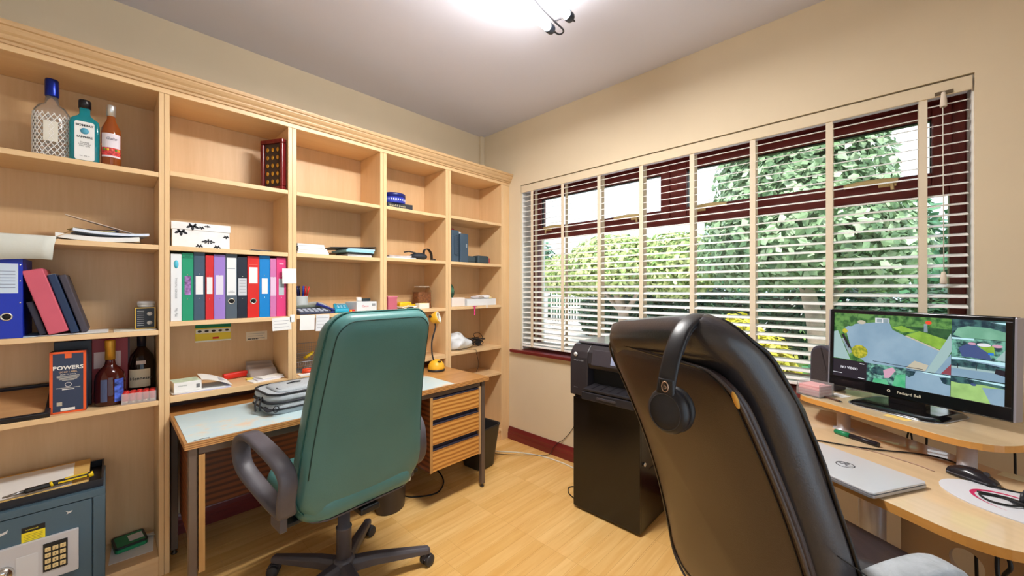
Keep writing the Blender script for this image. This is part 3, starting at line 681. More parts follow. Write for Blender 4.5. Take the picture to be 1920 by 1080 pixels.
PW = pl(236, 238, 240, .7)
xs = [.188, .227, .269, .312, .344, .390, .439, .479, .532, .580, .609, .656]
specs = [('white presentation binder with blue oval logo, leftmost on its shelf', (232, 236, 240), None), ('green ring binder with a purple printed label', (24, 150, 108), (.55, .38, .66, mat('purple_print', L(150, 110, 170), .7, var=.7, vscale=70))),
         ('slate blue ring binder with white label beside the green one', (62, 84, 104), (.66, .38, .65, PW)), ('thin red ring binder between slate and lilac ones', (206, 36, 40), (.7, .40, .66, PW)),
         ('lilac ring binder with a pale label', (158, 126, 208), (.66, .38, .68, pl(226, 220, 238, .7))), ('dark grey lever arch binder with torn white label', (84, 96, 108), (.80, .36, .94, PW)),
         ('black ring binder with a grey label', (32, 38, 52), (.9, .37, .65, pl(206, 210, 216, .7))), ('red lever arch binder with silver finger ring', (214, 40, 34), (.7, .56, .82, PW)),
         ('bright blue ring binder with small white label', (18, 130, 206), (.56, .38, .63, PW)), ('narrow pale pink ring binder beside the bright blue one', (206, 120, 176), (.95, .36, .68, pl(226, 196, 222, .7))),
         ('hot pink ring binder at the right end of its row', (222, 66, 128), (.55, .36, .64, pl(186, 200, 206, .7)))]
BZ = 1.1175
for i, (lbl, col, lab) in enumerate(specs):
    t = arch_file('ring_binder', lbl, xs[i], xs[i + 1], BZ, .312 + .006 * ((i * 37) % 3 - 1), col, hole=i in (5, 7), lab=lab, studs=i > 0, y=2.312 + .002 * (i % 3))
    if i == 0:
        MB().lathe([(.0003, 0), (.011, 0), (.011, .0005), (.0003, .0005)], 20, M=Matrix.Translation((0, -.0003, .258)) @ Matrix.Rotation(R(90), 4, 'X') @ Matrix.Diagonal((.75, 1.7, 1, 1))).build('oval_logo', pl(90, 196, 224, .5), t)
        text('BUSINESS MANUAL', .011, pl(150, 156, 162, .7), t, (0, -.0004, .15), (R(90), R(-90), 0)); text('My File', .013, pl(110, 116, 124, .7), t, (0, -.0004, .04), (R(90), R(-90), 0))
    if i == 1: text('GOLD\nACCOUNT', .0075, M_INK, t, (0, -.0004, .293), FACE_Y)
    if i == 5: text('2019\nINVOICES', .006, M_INK, t, (0, -.0012, .133), FACE_Y); face(t, 'label_strip', pl(150, 160, 170, .7), -.017, .014, .245, .248, -.0010, .0003)
    if i == 7:
        for zz in (.172, .268): face(t, 'label_frame', pl(236, 120, 110, .6), -.018, .018, zz, zz + .0016, -.0004, .0005)
    if i == 6:
        for k in range(5): face(t, 'label_line', pl(130, 136, 146, .7), -.013, .013, .128 + k * .015, .130 + k * .015, -.0010, .0003)
    if i == 10: face(t, 'brand_tab', pl(238, 176, 204, .6), -.01, .01, .275, .283, -.0004, .0005)

def note(label, x0, x1, za, zb, y, m=M_PAPER, tilt=0, lines=0, name='paper_note', bend=.0):
    t = thing(name, label, 'note', ((x0 + x1) / 2, y, zb), rot=(R(-bend), R(tilt), 0))
    MB().box(-(x1 - x0) / 2, (x1 - x0) / 2, -.0008, 0, za - zb, 0).build('sheet', m, t)
    for k in range(lines):
        zz = -(k + 1) * (zb - za) / (lines + 1); MB().box(-(x1 - x0) * .4, (x1 - x0) * (.38 - .1 * (k % 2)), -.0012, -.0008, zz - .0008, zz + .0008).build('print_line', pl(140, 140, 150, .7), t)
    return t
note('square white note stuck on the upright right of the binders', .630, .698, 1.292, 1.372, BF - .0006, tilt=-1)
note('printed white slip taped below the binder shelf', .583, .672, 1.045, 1.112, BF - .0006, lines=3, tilt=-2)
note('left of two blank white notes hanging under the calculator', .717, .792, 1.036, 1.118, BF - .0008, tilt=1)
note('handwritten white note hanging right of the blank one', .800, .872, 1.026, 1.118, BF - .0008, lines=4, tilt=2, m=pl(226, 228, 232, .8))
note('crumpled clear tape scrap on the upright below the square note', .668, .690, 1.085, 1.125, BF - .0006, m=pl(236, 240, 242, .3))
t = note('yellow and green safety leaflet stuck on the back panel', .305, .457, .985, 1.086, BB - .001, m=pl(238, 212, 70, .7), name='leaflet')
for a, c in (((-.076, .076, -.028, 0), (30, 132, 92)), ((-.074, .074, -.056, -.034), (238, 236, 220)), ((-.004, .022, -.088, -.078), (206, 50, 40)), ((-.076, .076, -.101, -.094), (236, 236, 226))): MB().box(a[0], a[1], -.0014, -.0008, a[2], a[3]).build('printed_band', pl(*c, .7), t)
for k in range(5): MB().ell((-.058 + k * .029, -.0014, -.045), (.009, .0006, .006), 10, 6).build('printed_icon', pl(60, 56, 50, .7), t)
t = note('small cream address label stuck on the back panel', .526, .629, .972, 1.022, BB - .001, m=pl(240, 226, 200, .7), lines=3, name='address_label')
text('0800 808 807', .0095, M_INK, t, (-.018, -.0012, -.042), FACE_Y, bold=.0003)

z4 = .7835
t = thing('router_box', 'white green-topped carton on its papers at the bay end', 'box', (.247, 2.375, z4 + .006), R(3))
MB().box(-.05, .05, -.055, .055, 0, .045).build('carton', M_WHITE, t, bevel=.002); flat(t, 'lid_print', mat('green_leaf_print', L(196, 216, 190), .6, var=.25, vscale=40), -.048, .046, -.05, .05, .0452)
face(t, 'barcode', pl(120, 120, 120, .7), .03, .043, .012, .03, -.0551); text('essential', .010, pl(130, 140, 130, .6), t, (-.02, -.0553, .03), FACE_Y)
t = thing('paper_pile', 'printed documents sprawling under and beside the white carton', 'papers', (.30, 2.39, z4)); pages(t, 'sheet', pl(208, 212, 238, .8), .21, .15, .004, .0, .01, -.01, 0, R(-3)); pages(t, 'sheet', M_PAPER, .20, .15, .0015, 0, -.01, -.005, .0042, R(2))
MB().loft([[(.0 + .118 * u, -.075, .052 - .046 * u ** 1.6), (.0 + .118 * u, .075, .056 - .046 * u ** 1.6), (.0 + .118 * u, .075, .0575 - .046 * u ** 1.6), (.0 + .118 * u, -.075, .0535 - .046 * u ** 1.6)] for u in [k / 8 for k in range(9)]], smooth=False).build('sloping_sheet', M_PAPER, t)
for k in range(7): MB().box(.03, .085, -.05 + k * .016, -.046 + k * .016, .0462, .0466, M=Matrix.Translation((0, 0, 0)) @ Matrix.Rotation(R(10), 4, 'Y')).build('print_line', pl(150, 150, 170, .7), t)
t = thing('red_knife', 'red utility knife lying in the second bay', 'knife', (.475, 2.51, z4), R(8)); MB().tube([(-.065, 0, .016), (-.02, 0, .018), (.03, 0, .019), (.062, 0, .013)], 0, n=12, flat=(.012, .016), up=(0, 0, 1)).build('handle', pl(214, 44, 30, .4), t); MB().box(.055, .078, -.006, .006, .006, .016).build('black_tip', M_BLACK, t, bevel=.002)
t = thing('envelope_bundle', 'bundle of grey window envelopes leaning in the bay corner', 'envelopes', (.572, 2.47, z4 + .0004))
for k in range(6): MB().box(-.06, .062, 0, .002, 0, .088 - .006 * k, M=Matrix.Translation((.002 * k, -.014 * k + .03, 0)) @ Euler((R(-34 - 4 * k), R(3 - k), R(-6))).to_matrix().to_4x4()).build('envelope', [pl(176, 160, 150, .8), pl(158, 146, 140, .8)][k % 2], t)
t = thing('letter_pile', 'loose white letters in front of the grey envelope bundle', 'papers', (.572, 2.36, z4)); pages(t, 'sheet', M_PAPER, .13, .085, .003, 0, -.01, -.0, 0, R(12)); pages(t, 'sheet', pl(226, 224, 232, .8), .125, .08, .006, 0, .015, .01, .003, R(4)); pages(t, 'sheet', M_PAPER, .11, .07, .004, .002, .02, .015, .0092, R(16))
t = thing('sticky_note_pad', 'small yellow note pad beside the red knife', 'note pad', (.515, 2.42, z4)); MB().box(-.018, .016, -.018, .018, 0, .007).build('pad', pl(236, 214, 90, .7), t)

# ---------------------------------------------------------------- third bay
z5 = 1.4585
t = thing('paper_stack', 'thick stack of white ring bound documents in the third bay', 'papers', (.795, 2.40, z5)); 
for k in range(5): pages(t, 'sheet', pl(*[(236, 238, 240), (216, 222, 228), (240, 240, 236)][k % 3], .8), .165 - .006 * k, .16, .011, 0, .004 - .004 * k, .0, .0113 * k, R(2 * (k % 3) - 2))
MB().tube([(-.082, -.07, .02), (-.088, -.075, .03), (-.08, -.078, .04)], .004, n=8).build('ring_clip', M_BLACK, t)
t = thing('folder_stack', 'stack of black and pale blue folders in the third bay', 'folders', (1.058, 2.43, z5))
pages(t, 'folder', pl(200, 202, 210, .5), .15, .2, .018, 0, .02, .02, 0, R(0)); pages(t, 'folder', pl(60, 66, 82, .4), .16, .2, .010, 0, .03, .02, .0185, R(-2)); pages(t, 'folder', pl(150, 204, 220, .5), .18, .2, .014, 0, .01, .0, .029, R(3)); pages(t, 'folder', pl(176, 206, 226, .5), .17, .2, .010, 0, .03, .01, .0435, R(-2))
MB().box(-.16, .12, -.09, .11, 0, .006, M=Matrix.Translation((-.0, 0, .056)) @ Matrix.Rotation(R(-4), 4, 'Y')).build('folder', pl(34, 36, 46, .35), t)

z6 = 1.1205
t = thing('pen_pot', 'grey pot of blue and red pens behind the calculator', 'pen pot', (.775, 2.46, z6))
MB().lathe([(0, 0), (.034, 0), (.035, .003), (.036, .10), (.033, .10), (.032, .02), (0, .02)], 22).build('pot', pl(176, 184, 186, .5), t)
t_pens = [(-.018, .0, 8, (30, 40, 130), 'blue'), (-.006, .01, 2, (24, 24, 40), 'black'), (.008, -.008, -4, (36, 60, 170), 'bright blue'), (.018, .006, -12, (200, 30, 34), 'red'), (-.012, -.012, 12, (30, 36, 90), 'navy'), (.022, -.006, -20, (214, 40, 40), 'thick red')]
for k, (px, py, an, c, nm) in enumerate(t_pens):
    q = thing('pen', nm + ' pen standing in the grey pot', 'pen', (.775 + px * .6, 2.46 + py, z6 + .021), rot=(0, R(-an * .6), 0), group='pens in the grey pot')
    MB().cyl((0, 0, 0), (0, 0, .125), .0042, n=10).build('barrel', pl(*c, .4), q); MB().cyl((0, 0, .085), (0, 0, .138), .0052, .0046, 10).build('pen_cap', pl(*c, .3), q)
t = thing('calculator', 'dark desk calculator with pale keys and tilted display', 'calculator', (.80, 2.355, z6), R(3), rot=(0, 0, R(3)))
cz = lambda y: .006 + .26 * (y + .05)
MB().add([(-.085, -.05, 0), (.085, -.05, 0), (.085, .055, 0), (-.085, .055, 0), (-.085, -.05, .012), (.085, -.05, .012), (.085, .055, .038), (-.085, .055, .038)], [(0, 3, 2, 1), (4, 5, 6, 7), (0, 1, 5, 4), (1, 2, 6, 5), (2, 3, 7, 6), (3, 0, 4, 7)]).build('body', pl(52, 60, 84, .45), t, bevel=.003)
for i in range(6):
    for j in range(4):
        y_ = -.042 + j * .016; x_ = -.076 + i * .026; zt = .0125 + (y_ + .05) * .2476
        MB().box(x_, x_ + .019, y_, y_ + .011, zt, zt + .004, M=None).build('key', pl(196, 202, 216, .5), t, bevel=.001, seg=1)
MB().box(-.07, .06, .03, .05, 0, .008, M=Matrix.Translation((0, .0, .026)) @ Matrix.Rotation(R(20), 4, 'X')).build('display', pl(120, 130, 120, .3), t)
t = thing('telephone_handset', 'grey curved telephone handset behind the calculator', 'telephone', (.865, 2.45, z6), R(-20)); MB().tube([(-.07, 0, .035), (-.03, 0, .052), (.02, 0, .045), (.06, 0, .02)], 0, n=12, flat=(.022, .014), up=(0, 0, 1)).build('handset', pl(160, 158, 152, .5), t); MB().box(-.07, .07, -.03, .03, 0, .018).build('cradle', pl(128, 126, 122, .5), t, bevel=.006)
t = thing('stapler', 'navy blue stapler with its jaw raised', 'stapler', (.885, 2.36, z6), R(-12)); MB().box(-.05, .055, -.016, .016, 0, .01).build('base', pl(30, 50, 140, .4), t, bevel=.003)
MB().box(-.065, .06, -.014, .014, 0, .014, M=Matrix.Translation((0, 0, .026)) @ Matrix.Rotation(R(24), 4, 'Y')).build('arm', pl(24, 36, 120, .35), t, bevel=.004); MB().box(.02, .055, -.013, .013, .009, .024).build('hinge', pl(22, 30, 90, .4), t, bevel=.003)
MB().tube([(-.06, 0, .052), (-.03, 0, .045), (.0, 0, .03)], 0, n=8, flat=(.013, .004), up=(0, 0, 1)).build('magazine', pl(40, 60, 150, .3), t)
t = thing('card_terminal', 'turquoise card payment terminal with pale keys', 'card reader', (.965, 2.36, z6), R(-14)); MB().add([(-.04, -.045, 0), (.04, -.045, 0), (.036, .06, 0), (-.036, .06, 0), (-.04, -.045, .022), (.04, -.045, .022), (.036, .06, .055), (-.036, .06, .055)], [(0, 3, 2, 1), (4, 5, 6, 7), (0, 1, 5, 4), (1, 2, 6, 5), (2, 3, 7, 6), (3, 0, 4, 7)]).build('body', pl(36, 164, 200, .4), t, bevel=.007)
for i in range(3):
    for j in range(3):
        y_ = -.03 + j * .017; zt = .024 + (y_ + .045) * .3143; MB().box(-.024 + i * .018, -.012 + i * .018, y_, y_ + .011, zt, zt + .003).build('key', pl(196, 226, 236, .5), t, bevel=.001, seg=1)
MB().box(-.024, .026, .024, .048, .0455, .0495, M=Matrix.Rotation(R(4), 4, 'X')).build('display', pl(190, 220, 230, .3), t)
t = thing('red_sharpener', 'small red and yellow sharpener by the white carton', 'sharpener', (1.018, 2.335, z6)); MB().box(-.022, .018, -.012, .012, 0, .017).build('body', pl(220, 50, 30, .4), t, bevel=.004); MB().ell((-.008, -.012, .009), (.006, .003, .006), 10, 6).build('button', pl(240, 190, 40, .4), t)
t = thing('toner_carton', 'white printer cartridge carton with red lettering', 'box', (1.098, 2.375, z6 + .0004), R(10)); MB().box(-.072, .072, -.058, .058, 0, .062).build('carton', pl(226, 232, 236, .5), t, bevel=.002)
text('Canon', .018, pl(214, 70, 70, .6), t, (-.012, -.0584, .035), FACE_Y); face(t, 'barcode', pl(150, 156, 160, .7), .036, .06, .035, .05, -.0581)
t = thing('tape_roll', 'small white tape roll on the white carton', 'tape', (1.09, 2.39, z6 + .0629)); MB().lathe([(.006, 0), (.016, 0), (.016, .026), (.006, .026)], 20).build('roll', M_WHITE, t)
t = box_thing('black_adaptor', 'small black adaptor lying on the white carton', 'adaptor', 1.135, 2.40, z6 + .0629, .055, .035, .018, pl(44, 56, 60, .4), R(8), .003, part='case')
# mesh organiser on the lowest shelf
z7 = .7835
t = thing('mesh_organiser', 'silver wire mesh desk organiser behind the green chair', 'organiser', (.82, 2.47, z7))
M_MESH = pl(150, 156, 164, .4, .6)
wm = MB()
for yy, h in ((.07, .15), (0, .10), (-.06, .06)):
    wm.tube([(-.1, yy, 0), (-.1, yy, h), (.1, yy, h), (.1, yy, 0)], .002, n=6, sub=1)
    for k in range(1, 16): wm.cyl((-.1 + .0125 * k, yy, 0), (-.1 + .0125 * k, yy, h), .0006, n=4)
    for k in range(1, int(h / .0125)): wm.cyl((-.1, yy, k * .0125), (.1, yy, k * .0125), .0006, n=4)
wm.build('wire_mesh', M_MESH, t); MB().box(-.1, .1, -.062, .072, 0, .002).build('base_tray', M_MESH, t)
for a in (-.1, .1): MB().box(a - .001, a + .001, -.06, .07, 0, .05).build('side_plate', M_MESH, t)
t = thing('yellow_highlighter', 'short yellow highlighter in the mesh organiser', 'highlighter', (.785, 2.435, z7 + .075), rot=(R(20), R(50), 0)); MB().cyl((0, 0, 0), (0, 0, .05), .009, n=14).build('barrel', pl(240, 208, 40, .4), t); MB().cyl((0, 0, .05), (0, 0, .06), .007, .004, 14).build('tip', pl(240, 208, 40, .4), t)
t = thing('orange_tape', 'orange red roll of tape at the foot of the mesh organiser', 'tape', (.79, 2.375, z7)); MB().lathe([(.018, 0), (.034, 0), (.034, .022), (.018, .022)], 24).build('roll', pl(222, 76, 40, .4), t)
t = thing('letter', 'white letters lying flat by the orange tape', 'papers', (.82, 2.345, z7 - 0), 0); flat(t, 'sheet', M_PAPER, -.10, .09, -.05, -.006, 0, .006)

# ---------------------------------------------------------------- fourth bay
t = box_thing('black_box', 'flat black box with pale lettering under the blue tin', 'box', 1.36, 2.40, 1.7955, .175, .12, .04, pl(40, 44, 52, .45), R(-8)); text('Brand & Jewels', .018, pl(200, 190, 150, .5), t, (-.02, -.0604, .022), FACE_Y)
t = thing('blue_tin', 'round blue tin with white band on the black box', 'tin', (1.335, 2.40, 1.836)); MB().lathe([(0, 0), (.075, 0), (.076, .004), (.076, .05), (0, .05)], 32).build('tin_body', pl(44, 60, 170, .35), t); MB().lathe([(0, .04), (.0775, .04), (.0775, .062), (.074, .066), (0, .066)], 32).build('lid', pl(24, 34, 110, .3), t)
for k in range(14):
    a = R(-165 + k * 11.5); MB().box(-.0035, .0035, -.0005, .0005, 0, .012, M=Matrix.Translation((.0765 * math.cos(a), .0765 * math.sin(a), .016)) @ Matrix.Rotation(a + PI / 2, 4, 'Z')).build('printed_mark', pl(220, 224, 236, .5), t)
t = thing('brochure_pile', 'white brochures sprawled on the fourth bay shelf', 'papers', (1.345, 2.40, 1.4645)); pages(t, 'sheet', M_PAPER, .21, .2, .006, .0, 0, 0, 0, R(-5)); pages(t, 'sheet', pl(214, 206, 206, .8), .19, .18, .002, .0, .02, .01, .0065, R(6)); pages(t, 'sheet', mat('printed_cover', L(190, 178, 172), .6, var=.3, vscale=20), .15, .15, .012, .004, .03, .02, .009, R(-14))
t = thing('camera_bag', 'black pouch with looped strap lying on the brochures', 'bag', (1.55, 2.40, 1.4645), R(-6))
MB().ell((-.02, 0, .028), (.065, .05, .028), 20, 10).build('pouch', mat('black_nylon', L(40, 48, 58), .6, bump=.3), t); MB().tube([(.02, .0, .02), (.025, .0, .075), (.055, 0, .085), (.08, 0, .055), (.085, 0, .008)], 0, n=10, flat=(.003, .018), up=(0, 1, 0)).build('strap', pl(30, 32, 38, .6), t)
MB().tube([(-.12, .02, .055), (-.09, .0, .06), (-.05, -.02, .05)], 0, n=10, flat=(.014, .004), up=(0, 0, 1)).build('flap', pl(34, 36, 42, .6), t); MB().ell((.10, 0, .010), (.02, .012, .010), 12, 8).build('buckle', M_BLACK, t)
z8 = 1.1225
t = thing('pink_box', 'translucent pink plastic box against the fourth bay upright', 'box', (1.272, 2.35, z8)); MB().box(-.032, .034, -.05, .05, 0, .088).build('body', mat('pink_plastic', L(226, 120, 140), .3, trans=.25), t, bevel=.004); MB().box(-.034, .036, -.052, .052, .083, .092).build('lid', pl(232, 140, 156, .35), t, bevel=.002)
t = thing('yellow_tube', 'yellow glue tube poking up behind the pink box', 'tube', (1.262, 2.44, z8)); MB().cyl((0, 0, 0), (0, 0, .098), .012, n=14).build('barrel', pl(236, 200, 60, .4), t); MB().cyl((0, 0, .098), (0, 0, .116), .006, .004, 12).build('nozzle', pl(236, 200, 60, .4), t)
t = thing('tape_measure', 'yellow tape measure among papers in the fourth bay', 'tape measure', (1.43, 2.42, z8)); MB().box(-.05, .045, -.025, .025, 0, .048).build('case', pl(240, 190, 30, .4), t, bevel=.012); MB().box(.045, .12, -.008, .008, .004, .03).build('blade', pl(240, 200, 40, .4), t)
t = thing('receipt_pile', 'crumpled receipts with white card in front of tape measure', 'papers', (1.42, 2.35, z8)); pages(t, 'sheet', M_PAPER, .14, .07, .004, .018, -.02, 0, 0, R(14)); pages(t, 'sheet', pl(230, 224, 210, .8), .09, .06, .002, .012, -.045, .01, .014, R(-20)); MB().ell((.0, -.02, .010), (.03, .008, .008), 12, 8).build('dark_clip', M_BLACK, t)
t = box_thing('white_card_box', 'small white card box with yellow tabs in the fourth bay', 'box', 1.535, 2.36, z8, .085, .05, .038, pl(240, 238, 226, .6), R(4)); flat(t, 'yellow_tab', pl(240, 200, 50, .6), -.03, .035, -.02, .02, .0382)
t = thing('nut_jar', 'square clear jar of brown nuts at the back of the bay', 'jar', (1.59, 2.45, z8)); MB().prism(rrect(-.055, .055, -.045, .045, .015), .0, .115).build('contents', mat('mixed_nuts', L(150, 96, 56), .6, var=.55, vscale=70), t)
MB().loft([[(x, y, z) for x, y in rrect(-a, a, -b_, b_, .015)] for a, b_, z in ((.057, .047, 0), (.057, .047, .125), (.05, .04, .14), (.046, .036, .15))]).build('jar_wall', mat('thin_clear_plastic', (.9, .9, .9, 1), .1, trans=1.0, ior=1.05), t); MB().prism(rrect(-.047, .047, -.037, .037, .012), .15, .158).build('lid', pl(190, 176, 160, .4), t, bevel=.002)

# ---------------------------------------------------------------- fifth bay
z9 = 1.4645
for k, (x, w_, h, lbl) in enumerate(((1.833, .068, .248, 'taller grey-blue tool case with ribbed side'), (1.922, .080, .228, 'shorter grey-blue tool case beside the taller one'))):
    t = thing('tool_case', lbl, 'case', (x, 2.45, z9), 0, 'tool cases in the end bay'); MB().box(-w_ / 2, w_ / 2, -.085, .085, 0, h).build('shell', pl(66, 86, 104, .5), t, bevel=.006)
    if k == 0:
        for j in range(12): MB().box(.005, .028, -.0875, -.084, .05 + j * .014, .056 + j * .014).build('rib', pl(50, 66, 82, .5), t)
        MB().box(-.012, .012, -.09, -.085, .06, .20).build('side_latch', pl(58, 76, 94, .5), t, bevel=.002)
        MB().tube([(-.0, -.02, h), (.02, -.02, h + .014), (.032, -.02, h + .008), (.03, -.02, h - .02)], .007, n=8).build('red_handle', pl(206, 36, 44, .4), t)
    else:
        MB().box(.012, .024, -.0868, -.085, .12, .15).build('badge', pl(150, 160, 170, .5), t); MB().box(-.025, -.005, -.05, .0, h, h + .016).build('white_handle', pl(220, 224, 228, .4), t, bevel=.004)
t = thing('binoculars', 'pair of dark grey binocular barrels on the end bay shelf', 'binoculars', (2.075, 2.41, z9))
for dx, w_, h, nm in ((-.075, .042, .058, 'left_barrel'), (.05, .062, .068, 'right_barrel')): MB().box(dx - w_, dx + w_, -.045, .045, .0, h).build('barrel', pl(58, 74, 82, .5), t, bevel=.016, seg=3)
MB().box(-.04, .0, -.02, .03, .015, .04).build('bridge', pl(40, 48, 54, .5), t, bevel=.005); MB().box(.105, .113, -.047, -.044, .01, .05).build('red_mark', pl(180, 50, 60, .5), t)
za = 1.1285
t = thing('green_figurine', 'small dark green carved figurine by the end bay upright', 'figurine', (1.83, 2.44, za)); MB().lathe([(0, 0), (.042, 0), (.042, .018), (.030, .03), (.034, .07), (.044, .09), (.046, .115), (.036, .15), (.02, .172), (0, .178)], 18, sy=.7).build('body', mat('green_glaze', L(40, 84, 66), .25, var=.4, vscale=30, bump=.4, bscale=40), t); MB().ell((.004, -.03, .12), (.02, .012, .024), 12, 8).build('carved_face', pl(70, 120, 96, .3), t)
box_thing('white_cube_box', 'small white box left of the pale tray', 'box', 1.83, 2.36, za, .125, .07, .066, pl(236, 226, 218, .6))
t = thing('white_tray_box', 'shallow pale box heaped with small packets', 'box', (2.075, 2.40, za)); MB().box(-.155, .155, -.07, .07, 0, .052).build('body', pl(226, 230, 234, .6), t, bevel=.002)
t2 = thing('packet_heap', 'crumpled white packets heaped on the shallow pale box', 'packets', (2.12, 2.39, za + .0522))
for k, (dx, dy, s, c) in enumerate(((-.07, 0, .04, (206, 196, 196)), (-.02, -.01, .035, (170, 160, 150)), (.04, .0, .05, (236, 236, 238)), (.0, .03, .045, (240, 240, 240)), (.075, -.02, .025, (230, 206, 150)))): MB().ell((dx, dy, s * .32), (s, s * .8, s * .32), 10, 6, M=None).build('packet', mat('crinkled_packet_%d' % k, L(*c), .5, bump=.8, bscale=40), t2)
t = thing('pink_lanyard', 'narrow pink strap dangling from the end bay shelf', 'lanyard', (1.962, BF - .002, za)); MB().box(-.006, .006, -.001, .0, -.07, .003).build('strap', pl(226, 60, 130, .6), t); MB().box(-.02, .02, -.003, -.001, -.004, .002).build('clip', pl(216, 70, 130, .5), t)
t = thing('white_lanyard', 'short white tag dangling right of the pink strap', 'tag', (2.09, BF - .002, za)); MB().box(-.006, .006, -.002, .0, -.02, .003).build('tag', M_WHITE, t)
zb = .7885
t = thing('plastic_bag', 'slumped white carrier bag in the end bay', 'bag', (1.893, 2.42, zb + .0005))
bgm = MB(); bgm.ell((0, 0, .06), (.12, .085, .068), 26, 16)
bgm.v = [(x + .02 * math.sin(z * 60 + y * 40), y + .01 * math.sin(x * 70), max(0, z * (1 - .55 * max(0, x / .12)) + .008 * math.sin(x * 90 + y * 60))) for x, y, z in bgm.v]
bgm.build('bag', mat('thin_white_plastic', L(228, 232, 236), .4, bump=.3, bscale=30), t)
t = thing('cable_tangle', 'tangle of black cables beside the white bag', 'cables', (2.03, 2.43, zb))
rnd = random.Random(5)
for k in range(7):
    c = MB(); P = [(rnd.uniform(-.1, .14), rnd.uniform(-.07, .07), rnd.uniform(.018, .07)) for _ in range(6)]; c.tube(P, .0028, n=6).build('cable', M_CABLE, t)
for dx, dz, s in ((-.03, .035, .035), (.09, .03, .03)): MB().ell((dx, 0, dz), (s, .022, s), 14, 10).build('headset_cup', pl(36, 38, 44, .5), t)
MB().tube([(.07, 0, .05), (.04, .0, .10), (.10, 0, .105), (.14, 0, .06), (.12, 0, .02)], .0025, n=6).build('headset_band', M_CABLE, t)
t = thing('hanging_wire', 'thin dark wire hanging below the fifth bay cable shelf', 'cable', (2.0, BF - .003, zb)); MB().tube([(-.16, .05, .004), (-.04, .0, .003), (-.02, -.001, -.03), (.0, -.001, -.12), (-.02, -.001, -.17)], .0016, n=6).build('wire', M_CABLE, t)
# ---------------------------------------------------------------- desk under the bookcase
DK = thing('office_desk', 'old zebrano desk with drawer pedestal standing under the bookcase', 'desk', (.935, 2.1, 0))
def dk(name, x0, x1, y0, y1, z0, z1, m, bv=.0015, par=None): return MB().box(x0 - .935, x1 - .935, y0 - 2.1, y1 - 2.1, z0, z1).build(name, m, par or DK, bevel=bv)
Z_OAK = wood('teak_veneer', L(168, 116, 62), L(198, 146, 88), 'x', 1.4, .32)
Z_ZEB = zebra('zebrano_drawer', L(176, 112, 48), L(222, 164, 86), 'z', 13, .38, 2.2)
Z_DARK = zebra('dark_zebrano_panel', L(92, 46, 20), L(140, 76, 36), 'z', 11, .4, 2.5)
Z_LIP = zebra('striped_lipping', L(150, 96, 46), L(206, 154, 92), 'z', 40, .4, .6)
Z_EDGE = wood('oak_edge', L(172, 124, 66), L(204, 156, 96), 'z', 2.0, .4)
M_STEEL = pl(112, 96, 84, .42, .3)
DT = .70
dk('desk_top', .186, 1.684, 1.829, 2.46, DT - .023, DT, Z_OAK, .001)
dk('front_lipping', .186, 1.684, 1.824, 1.8288, DT - .023, DT, Z_LIP, .001)
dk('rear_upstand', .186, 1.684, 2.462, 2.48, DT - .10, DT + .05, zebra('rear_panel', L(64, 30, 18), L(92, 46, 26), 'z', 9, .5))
dk('rail', .228, 1.62, 1.838, 1.862, DT - .052, DT - .0235, M_STEEL)
def leg(x, y, rot=0):
    return dk('leg', x - .0135, x + .0135, y - .014, y + .014, .022, DT - .0235, M_STEEL, .003)
for x, y in ((.212, 1.852), (1.648, 1.852), (.212, 2.445), (1.648, 2.445)):
    o = leg(x, y); MB().lathe([(0, 0), (.012, 0), (.013, .004), (.008, .008), (.008, .0225), (0, .0225)], 14, (x - .935, y - 2.1, 0)).build('levelling_foot', pl(90, 80, 70, .4, .6), o)
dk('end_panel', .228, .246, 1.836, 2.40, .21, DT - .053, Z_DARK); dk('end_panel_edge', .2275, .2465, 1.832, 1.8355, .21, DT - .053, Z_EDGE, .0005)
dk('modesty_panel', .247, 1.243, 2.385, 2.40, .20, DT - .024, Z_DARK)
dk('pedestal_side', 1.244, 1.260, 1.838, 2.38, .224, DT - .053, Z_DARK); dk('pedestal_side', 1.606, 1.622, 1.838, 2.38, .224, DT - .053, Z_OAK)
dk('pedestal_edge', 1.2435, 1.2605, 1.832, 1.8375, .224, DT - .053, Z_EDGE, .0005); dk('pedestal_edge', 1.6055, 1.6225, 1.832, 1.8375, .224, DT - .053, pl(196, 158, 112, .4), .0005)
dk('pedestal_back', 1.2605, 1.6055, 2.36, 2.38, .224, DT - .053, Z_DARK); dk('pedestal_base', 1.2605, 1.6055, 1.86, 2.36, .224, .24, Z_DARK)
M_GRIP = pl(52, 50, 66, .4)
for za_, zb_, zc_ in ((.521, .632, .668), (.378, .488, .521), (.228, .343, .378)):
    d = dk('drawer', 1.2615, 1.6045, 1.833, 1.850, za_, zb_, Z_ZEB, .001)
    dk('grip_channel', 1.2615, 1.6045, 1.8505, 1.866, zb_ - .002, zc_ - .001, M_GRIP, .001, d); dk('grip_lip', 1.2615, 1.6045, 1.834, 1.8505, zb_ + .0003, zb_ + .009, M_GRIP, .002, d)
    dk('drawer_box', 1.268, 1.598, 1.8665, 2.30, za_ + .01, zb_ - .02, pl(150, 120, 90, .6), .001, d)

